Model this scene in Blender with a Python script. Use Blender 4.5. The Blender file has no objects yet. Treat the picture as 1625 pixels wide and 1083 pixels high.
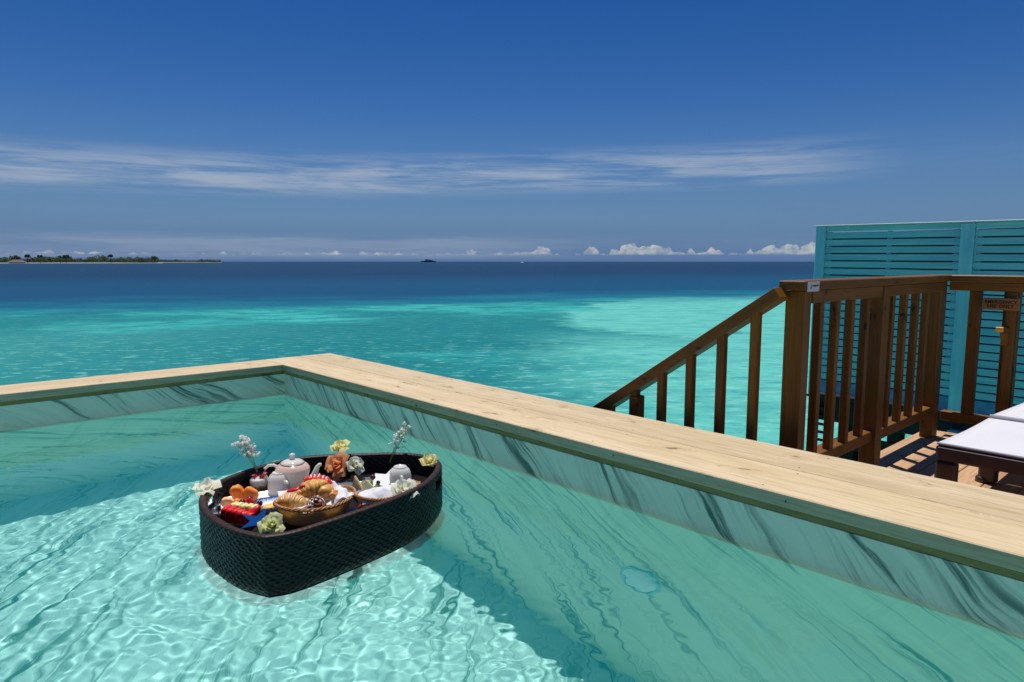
import bpy, bmesh, math, random
import numpy as np
from mathutils import Vector, Matrix, noise as mnoise

sc = bpy.context.scene
C = sc.collection
R = math.radians

# ------------------------------------------------------------------ camera
cam = bpy.data.objects.new('camera', bpy.data.cameras.new('camera'))
C.objects.link(cam); sc.camera = cam
cam.data.sensor_width = 36.0
cam.data.lens = 36.0 * 1083 / 1625
cam.data.clip_start = 0.05
cam.data.clip_end = 120000
_az, _th = R(42.4), math.atan(126 / 1083)
_f = Vector((math.sin(_az) * math.cos(_th), math.cos(_az) * math.cos(_th), -math.sin(_th)))
cam.rotation_euler = _f.to_track_quat('-Z', 'Y').to_euler()

# ------------------------------------------------------------------ light
SUN_AZ, SUN_EL = R(26), R(75.7)
sd = Vector((math.sin(SUN_AZ) * math.cos(SUN_EL), math.cos(SUN_AZ) * math.cos(SUN_EL), math.sin(SUN_EL)))
sl = bpy.data.lights.new('sun', 'SUN'); sl.energy = 4.7; sl.angle = R(0.5); sl.color = (1.0, 0.965, 0.905)
so = bpy.data.objects.new('sun', sl); C.objects.link(so)
so.rotation_euler = sd.to_track_quat('Z', 'Y').to_euler()
sl.cycles.is_caustics_light = True
sc.view_settings.view_transform = 'Standard'
sc.view_settings.look = 'None'
sc.view_settings.exposure = 0.0
sc.view_settings.gamma = 1.0
sc.view_settings.use_curve_mapping = False
sc.cycles.use_denoising = True
sc.cycles.max_bounces = 10
sc.cycles.transmission_bounces = 8
sc.cycles.transparent_max_bounces = 8
sc.cycles.sample_clamp_indirect = 6.0


class NT:
    """small helper for node trees"""
    def __init__(s, tree): s.t = tree
    def n(s, kind, ins=None, **kw):
        nd = s.t.nodes.new(kind)
        for k, v in kw.items(): setattr(nd, k, v)
        if ins:
            for k, v in ins.items():
                if isinstance(v, bpy.types.NodeSocket): s.t.links.new(v, nd.inputs[k])
                else: nd.inputs[k].default_value = v
        return nd
    def m(s, op, a, b=None, c=None, clamp=False):
        ins = {0: a}
        if b is not None: ins[1] = b
        if c is not None: ins[2] = c
        return s.n('ShaderNodeMath', ins, operation=op, use_clamp=clamp).outputs[0]
    def ss(s, v, a, b, lo=0.0, hi=1.0):
        return s.n('ShaderNodeMapRange', {0: v, 1: a, 2: b, 3: lo, 4: hi}, interpolation_type='SMOOTHSTEP').outputs[0]
    def mix(s, f, a, b, blend='MIX'):
        nd = s.n('ShaderNodeMix', None, data_type='RGBA', blend_type=blend)
        for k, v in ((0, f), (6, a), (7, b)):
            if isinstance(v, bpy.types.NodeSocket): s.t.links.new(v, nd.inputs[k])
            else:
                if k and len(v) == 3: v = (*v, 1)
                nd.inputs[k].default_value = v
        return nd.outputs[2]
    def noise(s, vec, scale, detail=4, rough=.55, dist=0.0):
        nd = s.n('ShaderNodeTexNoise', {'Scale': scale, 'Detail': detail, 'Roughness': rough, 'Distortion': dist})
        s.t.links.new(vec, nd.inputs['Vector']); return nd.outputs[0]
    def mapv(s, vec, scale=(1, 1, 1), rot=(0, 0, 0), loc=(0, 0, 0)):
        nd = s.n('ShaderNodeMapping', {'Scale': scale, 'Rotation': rot, 'Location': loc})
        s.t.links.new(vec, nd.inputs['Vector']); return nd.outputs[0]
    def xyz(s, x, y, z):
        return s.n('ShaderNodeCombineXYZ', {0: x, 1: y, 2: z}).outputs[0]
    def link(s, a, b): s.t.links.new(a, b)


# ------------------------------------------------------------------ sky
w = bpy.data.worlds.new('World'); sc.world = w; w.use_nodes = True
N = NT(w.node_tree)
bg = w.node_tree.nodes['Background']
sky = N.n('ShaderNodeTexSky', sky_type='NISHITA', sun_disc=False)
sky.sun_elevation = SUN_EL; sky.sun_rotation = SUN_AZ
sky.altitude = 200; sky.air_density = 1.0; sky.dust_density = 0.1; sky.ozone_density = 3.0
hs = N.n('ShaderNodeHueSaturation', {'Hue': .512, 'Saturation': 1.40, 'Value': .86, 'Fac': 1.0, 'Color': sky.outputs[0]})
gm = N.n('ShaderNodeMix', None, data_type='RGBA', blend_type='MULTIPLY')
gm.inputs[0].default_value = 1.0; gm.inputs[7].default_value = (.84, .97, 1.12, 1); N.link(hs.outputs[0], gm.inputs[6])
tc = N.n('ShaderNodeTexCoord')
sp = N.n('ShaderNodeSeparateXYZ', {0: tc.outputs['Generated']})
azn = N.m('ARCTAN2', sp.outputs[0], sp.outputs[1])
el = N.m('ARCSINE', sp.outputs[2])
# cirrus: streaks drawn out along the horizon, one long bank at 6 to 9.5 degrees
cv = N.xyz(N.m('MULTIPLY', azn, 2.6), N.m('MULTIPLY', el, 34.0), 0.3)
cv2 = N.n('ShaderNodeVectorMath', {0: cv, 1: N.n('ShaderNodeTexNoise', {'Vector': cv, 'Scale': .9, 'Detail': 3}).outputs['Color']}, operation='ADD').outputs[0]
st = N.noise(cv2, 1.5, 7, .62)
st2 = N.noise(N.mapv(cv, scale=(2.2, 3.0, 1), loc=(5, 2, 0)), 2.0, 6, .6)
wob = N.m('MULTIPLY', N.m('SUBTRACT', N.noise(N.xyz(N.m('MULTIPLY', azn, 1.7), 4.2, 0.0), 1.0, 3), .5), .020)
e2 = N.m('ADD', N.m('ADD', el, wob), N.ss(azn, .05, 1.1, .022, .002))
band = N.m('MULTIPLY', N.ss(e2, .098, .122), N.ss(e2, .135, .172, 1.0, 0.0))
cir = N.m('MULTIPLY', band, N.ss(N.m('ADD', N.m('MULTIPLY', st, .75), N.m('MULTIPLY', st2, .3)), .39, .63))
azm = N.m('MULTIPLY', N.ss(azn, 1.04, 1.27, 1.0, .05), N.ss(azn, -1.2, -.4, .3, 1.0))
cir = N.m('MULTIPLY', cir, azm)
# thin low veil near the horizon, mostly to the left
veil = N.m('MULTIPLY', N.ss(el, .0, .010), N.ss(N.m('ADD', el, N.m('MULTIPLY', N.m('SUBTRACT', st2, .5), .018)), .026, .040, 1.0, 0.0))
veil = N.m('MULTIPLY', veil, N.ss(st, .30, .58, .25, 1.0))
veil = N.m('MULTIPLY', veil, N.ss(azn, .58, .95, .34, .06))
c_all = N.m('MAXIMUM', N.m('MULTIPLY', cir, .70), veil)
# cumulus heaps standing on the horizon
pv = N.xyz(N.m('MULTIPLY', azn, 42.0), N.m('MULTIPLY', el, 60.0), 0.7)
big = N.noise(N.xyz(N.m('MULTIPLY', azn, 26.0), 1.3, 0.0), 1.0, 2, .5)
hgt = N.m('MULTIPLY', N.ss(big, .38, .68), .016)
hgt = N.m('MULTIPLY', hgt, N.ss(azn, .58, .80, .14, 1.0))
puff = N.noise(pv, 1.9, 5, .55)
den = N.m('SUBTRACT', N.m('ADD', hgt, N.m('MULTIPLY', N.m('SUBTRACT', puff, .5), .020)), N.m('SUBTRACT', el, .0105))
cum = N.m('MULTIPLY', N.ss(den, .0, .0022), N.ss(N.m('ADD', el, N.m('MULTIPLY', N.m('SUBTRACT', puff, .5), .003)), .0085, .0115))
shade = N.ss(N.m('ADD', N.m('MULTIPLY', N.noise(N.mapv(pv, loc=(.25, -.35, 0)), 2.3, 4, .5), .8), N.m('MULTIPLY', el, 12.0)), .40, .78)
SKYK = .067
def k(c): return tuple(x / SKYK for x in c)
ccol = N.mix(shade, k((.22, .29, .39)), k((.50, .53, .55)))
base_ = N.mix(N.ss(el, -.05, .20), k((.060, .150, .365)), gm.outputs[2])
scol = N.mix(c_all, base_, k((.40, .46, .56)))
scol = N.mix(N.m('MULTIPLY', cum, .9), scol, ccol)
N.link(scol, bg.inputs[0]); bg.inputs[1].default_value = SKYK

# ------------------------------------------------------------------ helpers: objects
def tag(o, label=None, cat=None, group=None, kind=None):
    if label: o['label'] = label
    if cat: o['category'] = cat
    if group: o['group'] = group
    if kind: o['kind'] = kind
    return o

U = 1.0   # length unit used while the deck, railings and screen are measured out

def wloc(o):
    v = Vector((0, 0, 0))
    while o is not None: v += o.location; o = o.parent
    return v

def empty(name, loc=(0, 0, 0), label=None, cat=None, group=None, kind=None):
    o = bpy.data.objects.new(name, None); C.objects.link(o); o.location = Vector(loc) * U
    o.empty_display_size = .05
    return tag(o, label, cat, group, kind)

def put(name, me, parent=None, loc=(0, 0, 0), rot=(0, 0, 0), local=False):
    """loc is a world place unless local"""
    o = bpy.data.objects.new(name, me); C.objects.link(o)
    o.rotation_euler = rot
    if parent is not None:
        o.parent = parent
        o.location = Vector(loc) * U if local else Vector(loc) * U - wloc(parent)
    else: o.location = Vector(loc) * U
    return o

def mesh(name, v, f, mat=None, smooth=False):
    me = bpy.data.meshes.new(name)
    me.from_pydata([tuple(float(c_) * U for c_ in p) for p in v], [], [tuple(map(int, q)) for q in f])
    if mat: me.materials.append(mat)
    if smooth: me.polygons.foreach_set('use_smooth', [True] * len(me.polygons))
    me.update(); return me

_boxes = {}
def box_mesh(L, W, T, mat, bev=.003):
    L, W, T = L * U, W * U, T * U
    key = (round(L, 4), round(W, 4), round(T, 4), mat.name, bev)
    if key in _boxes: return _boxes[key]
    bm = bmesh.new(); bmesh.ops.create_cube(bm, size=1)
    bmesh.ops.scale(bm, vec=(L, W, T), verts=bm.verts)
    if bev: bmesh.ops.bevel(bm, geom=bm.edges[:], offset=bev, segments=1, affect='EDGES')
    me = bpy.data.meshes.new('board'); bm.to_mesh(me); bm.free(); me.materials.append(mat)
    _boxes[key] = me; return me

def board(name, a, b, mat, parent=None, bev=.003):
    """box between two corners; the longest side becomes local X so the grain runs along it"""
    a, b = Vector(a), Vector(b); d = b - a; d = Vector((abs(d.x), abs(d.y), abs(d.z))); c = (a + b) / 2
    ax = max(range(3), key=lambda i: d[i])
    if ax == 0: me = box_mesh(d.x, d.y, d.z, mat, bev); rot = (0, 0, 0)
    elif ax == 1: me = box_mesh(d.y, d.x, d.z, mat, bev); rot = (0, 0, math.pi / 2)
    else: me = box_mesh(d.z, d.y, d.x, mat, bev); rot = (0, math.pi / 2, 0)
    return put(name, me, parent, c, rot)

def lathe(prof, n=32, cap=True):
    v, f = [], []
    for r, z in prof:
        for i in range(n):
            a = 2 * math.pi * i / n; v.append((r * math.cos(a), r * math.sin(a), z))
    for j in range(len(prof) - 1):
        for i in range(n):
            k2 = (i + 1) % n; f.append((j * n + i, j * n + k2, (j + 1) * n + k2, (j + 1) * n + i))
    if cap:
        if prof[0][0] > 1e-4: f.append(tuple(range(n))[::-1])
        if prof[-1][0] > 1e-4: f.append(tuple(range((len(prof) - 1) * n, len(prof) * n)))
    return v, f

def tube(path, rad, n=10, squash=1.0):
    """rad: number or list"""
    P = [Vector(p) for p in path]; v, f = [], []
    rr = rad if isinstance(rad, (list, tuple)) else [rad] * len(P)
    up = Vector((0, 0, 1))
    for i, p in enumerate(P):
        t = (P[min(i + 1, len(P) - 1)] - P[max(i - 1, 0)]).normalized()
        s = t.cross(up)
        if s.length < .05: s = t.cross(Vector((1, 0, 0)))
        s.normalize(); u = s.cross(t)
        for j in range(n):
            a = 2 * math.pi * j / n
            v.append(p + s * math.cos(a) * rr[i] + u * math.sin(a) * rr[i] * squash)
    for i in range(len(P) - 1):
        for j in range(n):
            k2 = (j + 1) % n; f.append((i * n + j, i * n + k2, (i + 1) * n + k2, (i + 1) * n + j))
    f.append(tuple(range(n))[::-1]); f.append(tuple(range((len(P) - 1) * n, len(P) * n)))
    return v, f

def merge(*vf):
    V, F = [], []
    for v, f in vf:
        o = len(V); V += [tuple(p) for p in v]; F += [tuple(i + o for i in q) for q in f]
    return V, F

def shift(vf, d, s=1.0, rot=None):
    M = Matrix.Identity(3) if rot is None else rot
    return [tuple(M @ (Vector(p) * s) + Vector(d)) for p in vf[0]], vf[1]

def ball(r, seg=16, rings=10, sx=1, sy=1, sz=1):
    prof = [(r * math.sin(math.pi * i / rings), -r * math.cos(math.pi * i / rings)) for i in range(rings + 1)]
    prof[0] = (1e-4, prof[0][1]); prof[-1] = (1e-4, prof[-1][1])
    v, f = lathe(prof, seg); return [(x * sx, y * sy, z * sz) for x, y, z in v], f

def lump(vf, amp, freq, seed=0):
    out = []
    for p in vf[0]:
        p = Vector(p); d = p.normalized() if p.length > 1e-6 else Vector((0, 0, 1))
        out.append(tuple(p + d * amp * mnoise.noise(p * freq + Vector((seed, seed * 1.7, 0)))))
    return out, vf[1]

def vmesh(name, vf, mat, smooth=True): return mesh(name, vf[0], vf[1], mat, smooth)

# ------------------------------------------------------------------ materials
def newmat(name):
    m = bpy.data.materials.new(name); m.use_nodes = True
    n = NT(m.node_tree); b = m.node_tree.nodes['Principled BSDF']
    return m, n, b

def plain(name, col, rough=.5, spec=.5, trans=0, ior=1.45, vary=.0, vscale=30, bump=0.0, bscale=80, sss=0, metal=0, coat=0):
    m, n, b = newmat(name)
    b.inputs['Roughness'].default_value = rough; b.inputs['Specular IOR Level'].default_value = spec
    b.inputs['Transmission Weight'].default_value = trans; b.inputs['IOR'].default_value = ior
    b.inputs['Metallic'].default_value = metal; b.inputs['Coat Weight'].default_value = coat
    b.inputs['Base Color'].default_value = (*col, 1)
    if sss:
        b.inputs['Subsurface Weight'].default_value = sss; b.inputs['Subsurface Radius'].default_value = (.01, .006, .004)
        b.inputs['Subsurface Scale'].default_value = 1.0
    t = n.n('ShaderNodeTexCoord').outputs['Object']
    if vary:
        nz = n.noise(t, vscale, 5)
        c = n.mix(n.ss(nz, .3, .7), tuple(x * (1 - vary) for x in col), tuple(min(1, x * (1 + vary)) for x in col))
        n.link(c, b.inputs['Base Color'])
    if bump:
        bn = n.n('ShaderNodeBump', {'Strength': .6, 'Distance': bump, 'Height': n.noise(t, bscale, 4)})
        n.link(bn.outputs[0], b.inputs['Normal'])
    return m

def wood(name, light, mid, dark, rough=.65, grain=34.0, knots=1.0, bump=.0006, knotcol=None):
    m, n, b = newmat(name)
    tcn = n.n('ShaderNodeTexCoord'); info = n.n('ShaderNodeObjectInfo')
    off = n.n('ShaderNodeVectorMath', {0: n.xyz(info.outputs['Random'], n.m('MULTIPLY', info.outputs['Random'], 7.3), n.m('MULTIPLY', info.outputs['Random'], 3.1)), 1: (37.0, 11.0, 17.0)}, operation='MULTIPLY').outputs[0]
    p = n.n('ShaderNodeVectorMath', {0: tcn.outputs['Object'], 1: off}, operation='ADD').outputs[0]
    # knots: sparse cells stretched along the board
    kp = n.mapv(p, scale=(2.8, 6.5, 6.5))
    kp = n.n('ShaderNodeVectorMath', {0: kp, 1: n.n('ShaderNodeTexNoise', {'Vector': kp, 'Scale': 1.6, 'Detail': 2}).outputs['Color']}, operation='ADD').outputs[0]
    ks = n.n('ShaderNodeSeparateXYZ', {0: kp})
    vo = n.n('ShaderNodeTexVoronoi', {'Vector': n.xyz(ks.outputs[0], n.m('ADD', ks.outputs[1], ks.outputs[2]), 0.0), 'Scale': 1.0, 'Randomness': 1.0}, feature='F1', voronoi_dimensions='2D')
    kd = vo.outputs['Distance']
    ksel = n.m('GREATER_THAN', n.n('ShaderNodeSeparateColor', {0: vo.outputs['Color']}).outputs[0], .38)
    kin = n.m('MULTIPLY', n.ss(kd, .0, .42, 1.0, 0.0), ksel)
    sepp = n.n('ShaderNodeSeparateXYZ', {0: p})
    wy = n.m('ADD', sepp.outputs[1], n.m('MULTIPLY', kin, .035 * knots))
    wz = n.m('ADD', sepp.outputs[2], n.m('MULTIPLY', kin, .035 * knots))
    gp = n.xyz(n.m('MULTIPLY', sepp.outputs[0], 1.3), n.m('MULTIPLY', wy, grain), n.m('MULTIPLY', wz, grain))
    g1 = n.noise(gp, .35, 3, .5, .3)
    g2 = n.noise(gp, 3.2, 6, .62, .2)
    bands = n.ss(g1, .30, .72)
    col = n.mix(bands, light, mid)
    col = n.mix(n.m('MULTIPLY', n.ss(g2, .42, .74), .80), col, dark)
    blot = n.noise(n.mapv(p, scale=(1.5, 5, 5)), 1.1, 4)
    col = n.mix(n.m('MULTIPLY', n.ss(blot, .42, .74), .42), col, mid)
    wet = n.noise(n.mapv(p, scale=(.7, 2.2, 2.2), loc=(3, 1, 5)), 1.3, 5, .6)
    col = n.mix(n.ss(wet, .50, .72, 0, .32), col, tuple(.62 * q_ + .05 for q_ in mid))
    if knots:
        ring = n.m('SINE', n.m('MULTIPLY', kd, 95.0))
        rm = n.m('MULTIPLY', n.m('MULTIPLY', n.ss(kd, .10, .26, 1.0, 0.0), ksel), n.ss(ring, .1, .9, .12, .7))
        kc = knotcol or tuple(x * .45 for x in dark)
        col = n.mix(n.m('MULTIPLY', rm, .75), col, dark)
        col = n.mix(n.m('MULTIPLY', n.m('MULTIPLY', n.ss(kd, .035, .075, 1.0, 0.0), ksel), .85), col, kc)
    # small dark specks and checks
    spk = n.noise(n.mapv(p, scale=(14, 60, 60)), 1.0, 2)
    col = n.mix(n.ss(spk, .74, .80, 0, .6), col, tuple(x * .4 for x in dark))
    tone = n.m('ADD', .86, n.m('MULTIPLY', info.outputs['Random'], .24))
    col = n.mix(1.0, col, n.xyz(tone, tone, tone), 'MULTIPLY')
    n.link(col, b.inputs['Base Color'])
    b.inputs['Roughness'].default_value = rough; b.inputs['Specular IOR Level'].default_value = .3
    bn = n.n('ShaderNodeBump', {'Strength': .7, 'Distance': bump, 'Height': n.m('SUBTRACT', g2, n.m('MULTIPLY', kin, .3))})
    n.link(bn.outputs[0], b.inputs['Normal'])
    return m

M = {}
M['pine'] = wood('pale_pine', (.60, .485, .310), (.52, .40, .230), (.36, .25, .125), knotcol=(.16, .085, .04), grain=26.0)
M['pine_dark'] = wood('olive_pine', (.36, .28, .10), (.28, .21, .07), (.13, .10, .04))  # darker, more olive pine for the boards under the coping
M['brown'] = wood('stained_timber', (.25, .100, .009), (.175, .064, .005), (.08, .028, .002), rough=.5, knotcol=(.02, .008, .003))
M['decking'] = wood('deck_timber', (.55, .35, .20), (.46, .27, .145), (.29, .16, .085), rough=.6)
M['black_timber'] = wood('near_black_timber', (.020, .016, .012), (.014, .011, .009), (.008, .006, .005), knots=0)  # near-black timber for bearers, piles, platform and ladder

def paint_teal(name, base):
    m, n, b = newmat(name)
    t = n.n('ShaderNodeTexCoord').outputs['Object']; info = n.n('ShaderNodeObjectInfo')
    p = n.n('ShaderNodeVectorMath', {0: t, 1: n.xyz(n.m('MULTIPLY', info.outputs['Random'], 31.0), 0.0, 0.0)}, operation='ADD').outputs[0]
    a = n.noise(n.mapv(p, scale=(1.2, 14, 14)), 1.0, 5)
    c = n.mix(n.ss(a, .3, .75), base, (base[0] * .6 + .012, base[1] * .74, base[2] * .86))
    bl = n.noise(p, 2.1, 4)
    c = n.mix(n.ss(bl, .5, .75, 0, .5), c, (base[0] + .04, base[1] * 1.1, base[2] * 1.0))
    n.link(c, b.inputs['Base Color']); b.inputs['Roughness'].default_value = .62; b.inputs['Specular IOR Level'].default_value = .3
    bn = n.n('ShaderNodeBump', {'Strength': .5, 'Distance': .0008, 'Height': n.noise(n.mapv(p, scale=(3, 60, 60)), 1.0, 4)})
    n.link(bn.outputs[0], b.inputs['Normal']); return m
M['teal'] = paint_teal('turquoise_paint', (.34, .74, .70))
M['teal_post'] = paint_teal('turquoise_post_paint', (.42, .84, .80))
M['teal_cap'] = plain('sunlit_cap_tone', (.50, .60, .58), .5)  # sunlit, whitish top edge of the screen put into the colour

def marble(name, along, across, lo_c=(.88, .91, .88), hi_c=(.92, .94, .91)):
    """white stone with drifting grey-green veins; the two unit directions lie in the slab"""
    m, n, b = newmat(name)
    t = n.n('ShaderNodeTexCoord').outputs['Object']
    def dot(v): return n.n('ShaderNodeVectorMath', {0: t, 1: v}, operation='DOT_PRODUCT').outputs['Value']
    A, X = dot(along), dot(across)
    lo = n.noise(n.xyz(n.m('MULTIPLY', A, .8), n.m('MULTIPLY', X, 1.1), .4), 1.2, 3, .5)
    lo2 = n.noise(n.xyz(n.m('MULTIPLY', A, 3.0), n.m('MULTIPLY', X, 4.0), 2.4), 1.2, 3, .5)
    Xw = n.m('ADD', X, n.m('ADD', n.m('MULTIPLY', n.m('SUBTRACT', lo, .5), .30), n.m('MULTIPLY', n.m('SUBTRACT', lo2, .5), .045)))
    big = n.noise(n.xyz(n.m('MULTIPLY', A, .30), n.m('MULTIPLY', Xw, 3.8), 3.0), 1.6, 3, .55)
    clus = n.ss(big, .42, .60)
    v1 = n.noise(n.xyz(n.m('MULTIPLY', A, .75), n.m('MULTIPLY', Xw, 13.0), .0), 1.6, 6, .62)
    v2 = n.noise(n.xyz(n.m('MULTIPLY', A, 1.5), n.m('MULTIPLY', Xw, 36.0), 4.0), 1.6, 5, .6)
    f = n.m('MULTIPLY', n.ss(v1, .47, .61), n.m('ADD', .12, n.m('MULTIPLY', clus, .90)))
    f = n.m('MAXIMUM', f, n.m('MULTIPLY', n.ss(v2, .55, .70), n.m('ADD', .10, n.m('MULTIPLY', clus, .75))))
    f = n.m('MAXIMUM', f, n.m('MULTIPLY', clus, .12))
    base = n.mix(n.noise(n.xyz(A, X, 1.0), 2.2, 3), lo_c, hi_c)
    c = n.mix(f, base, (.10, .18, .14))
    n.link(c, b.inputs['Base Color']); b.inputs['Roughness'].default_value = .28
    b.inputs['Specular IOR Level'].default_value = .35
    return m
s2 = math.sqrt(.5)
M['marble_x'] = marble('veined_marble_side', (0, -s2, -s2), (0, s2, -s2), (.93, .93, .68), (.96, .95, .72))
M['marble_y'] = marble('veined_marble_end', (.8, 0, -.6), (.6, 0, .8), (.93, .93, .68), (.96, .95, .72))
M['marble_f'] = marble('veined_marble_floor', (.7, .714, 0), (.714, -.7, 0))

def water_mat(name, tint):
    m, n, b = newmat(name)
    b.inputs['Transmission Weight'].default_value = 1; b.inputs['Roughness'].default_value = 0
    b.inputs['IOR'].default_value = 1.33; b.inputs['Base Color'].default_value = (*tint, 1)
    # fine suspended matter scatters part of the light back, evenly over the water
    df = n.n('ShaderNodeBsdfDiffuse', {'Color': (.0, .50, .47, 1)})
    ms = n.n('ShaderNodeMixShader', {0: .18, 1: b.outputs[0], 2: df.outputs[0]})
    n.link(ms.outputs[0], m.node_tree.nodes['Material Output'].inputs[0])
    return m
M['pool_water'] = water_mat('pool_water', (.53, .965, .935))

# ------------------------------------------------------------------ sea
def sea_mat():
    m, n, b = newmat('sea_water')
    out = m.node_tree.nodes['Material Output']; m.node_tree.nodes.remove(b)
    t = n.n('ShaderNodeTexCoord').outputs['Object']
    s = n.n('ShaderNodeSeparateXYZ', {0: t}); x, y = s.outputs[0], s.outputs[1]
    # turned so that u runs along the view of the reef edge and v across it
    u = n.m('ADD', n.m('MULTIPLY', x, .40), n.m('MULTIPLY', y, .92))
    v = n.m('SUBTRACT', n.m('MULTIPLY', x, .92), n.m('MULTIPLY', y, .40))
    fx = n.m('ADD', n.m('MULTIPLY', x, .674), n.m('MULTIPLY', y, .738))      # away from the villa
    fs = n.m('SUBTRACT', n.m('MULTIPLY', x, .738), n.m('MULTIPLY', y, .674))
    w1 = n.noise(n.xyz(n.m('MULTIPLY', fx, .05), n.m('MULTIPLY', fs, .035), 0.0), 1.0, 5, .6)
    w2 = n.noise(n.xyz(n.m('MULTIPLY', fx, .20), n.m('MULTIPLY', fs, .11), 7.0), 1.0, 5, .62)
    w3 = n.noise(n.xyz(n.m('MULTIPLY', fx, 1.1), n.m('MULTIPLY', fs, .5), 2.0), 1.0, 5, .6)
    u2 = n.m('ADD', n.m('ADD', u, n.m('MULTIPLY', n.m('SUBTRACT', w1, .5), 34.0)), n.m('MULTIPLY', n.m('SUBTRACT', w2, .5), 9.0))
    deep, blue = (.0003, .027, .066), (.0005, .055, .115)
    teal, turq, pale = (.004, .14, .17), (.016, .30, .26), (.125, .50, .40)
    c = n.mix(n.ss(w2, .36, .64), turq, (.050, .43, .36))
    c = n.mix(n.m('MULTIPLY', n.ss(w1, .42, .54), .85), c, (.005, .150, .140))
    # the pale sand bank
    w2b = n.noise(n.xyz(n.m('MULTIPLY', fx, .62), n.m('MULTIPLY', fs, .40), 17.0), 1.0, 5, .62)
    c = n.mix(n.m('MULTIPLY', n.ss(w2b, .46, .62), .75), c, (.006, .165, .155))
    def sq(a): return n.m('MULTIPLY', a, a)
    e = n.m('ADD', sq(n.m('DIVIDE', n.m('SUBTRACT', x, 62.0), 40.0)), sq(n.m('DIVIDE', n.m('SUBTRACT', y, 13.0), 24.5)))
    e = n.m('ADD', e, n.m('MULTIPLY', n.m('SUBTRACT', w2, .5), .75))
    e = n.m('ADD', e, n.m('MULTIPLY', n.m('SUBTRACT', w3, .5), .25))
    sand = n.ss(e, .90, 1.06, 1.0, 0.0)
    near = n.m('MULTIPLY', n.ss(n.m('ADD', fs, n.m('MULTIPLY', n.m('SUBTRACT', w2, .5), 9.0)), -1.0, 5.0, .0, .95), n.ss(fx, 24.0, 34.0, 1.0, .0))
    left = n.m('MULTIPLY', n.ss(n.m('ADD', fs, n.m('MULTIPLY', n.m('SUBTRACT', w2, .5), 12.0)), -20.0, -6.0, .25, .0), n.ss(u, 30.0, 44.0, 1.0, .0))
    c = n.mix(n.m('MAXIMUM', n.m('MAXIMUM', sand, near), left), c, pale)
    # a few dark reef heads
    rf = n.ss(n.noise(n.xyz(n.m('MULTIPLY', fx, .34), n.m('MULTIPLY', fs, .22), 11.0), 1.0, 4, .6), .62, .70, 0.0, .62)
    c = n.mix(rf, c, (.005, .16, .17))
    c = n.mix(n.ss(w3, .40, .66, .0, .60), c, n.mix(.62, c, (.006, .20, .22)))
    w4 = n.noise(n.xyz(n.m('MULTIPLY', fx, 3.4), n.m('MULTIPLY', fs, 1.5), 9.0), 1.0, 4, .65)
    c = n.mix(n.m('MULTIPLY', n.ss(w4, .54, .66, .0, .60), n.ss(fx, 16.0, 34.0, 1.0, .25)), c, (.26, .60, .50))  # bright caustic sparkle over the shallows, painted into the water colour
    c = n.mix(n.m('MULTIPLY', n.ss(w4, .46, .32, .0, .55), n.ss(fx, 16.0, 34.0, 1.0, .3)), c, (.006, .19, .20))
    # deeper and deeper beyond the reef edge
    c = n.mix(n.ss(u2, 44.0, 58.0), c, n.mix(n.ss(w2, .4, .6), teal, (.002, .11, .18)))
    c = n.mix(n.ss(u2, 56.0, 72.0), c, blue)
    c = n.mix(n.ss(u2, 76.0, 190.0), c, deep)
    # glints of focused light over the shallows
    vor = n.n('ShaderNodeTexVoronoi', {'Vector': n.xyz(n.m('MULTIPLY', fx, 1.0), n.m('MULTIPLY', fs, .8), w3), 'Scale': 2.6}, feature='DISTANCE_TO_EDGE')
    dif = n.n('ShaderNodeBsdfDiffuse', {'Color': c})
    # swell and ripples
    h = n.m('ADD', n.m('MULTIPLY', n.noise(n.xyz(n.m('MULTIPLY', fx, .55), n.m('MULTIPLY', fs, .22), 0.0), 1.0, 3), .25),
            n.m('ADD', n.m('MULTIPLY', n.noise(n.xyz(n.m('MULTIPLY', fx, 2.6), n.m('MULTIPLY', fs, 1.3), 3.0), 1.0, 4, .6), .085),
                n.m('MULTIPLY', n.noise(t, 7.0, 3), .02)))
    bn = n.n('ShaderNodeBump', {'Strength': 1.0, 'Distance': .9, 'Height': h})
    gl = n.n('ShaderNodeBsdfGlossy', {'Color': (.75, .85, 1, 1), 'Roughness': .18, 'Normal': bn.outputs[0]})
    fr = n.n('ShaderNodeFresnel', {'IOR': 1.33, 'Normal': bn.outputs[0]})
    n.link(bn.outputs[0], dif.inputs['Normal'])
    fac = n.m('MINIMUM', n.m('MULTIPLY', fr.outputs[0], .55), .20)
    mx = n.n('ShaderNodeMixShader', {0: fac, 1: dif.outputs[0], 2: gl.outputs[0]})
    n.link(mx.outputs[0], out.inputs[0])
    return m
SEA = -3.2
def ring_mesh():
    # fine near, coarse towards the horizon
    v, f = [(0, 0, 0)], []
    rad = [3, 8, 20, 60, 200, 800, 4000, 20000, 80000]; n = 48
    for r in rad:
        for i in range(n):
            a = 2 * math.pi * i / n; v.append((r * math.cos(a), r * math.sin(a), 0))
    for i in range(n): f.append((0, 1 + i, 1 + (i + 1) % n))
    for j in range(len(rad) - 1):
        for i in range(n):
            k2 = (i + 1) % n; o = 1 + j * n
            f.append((o + i, o + n + i, o + n + k2, o + k2))
    return v, f
sea = put('sea', vmesh('sea', ring_mesh(), sea_mat(), False), loc=(0, 0, SEA)); tag(sea, kind='structure')

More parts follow.
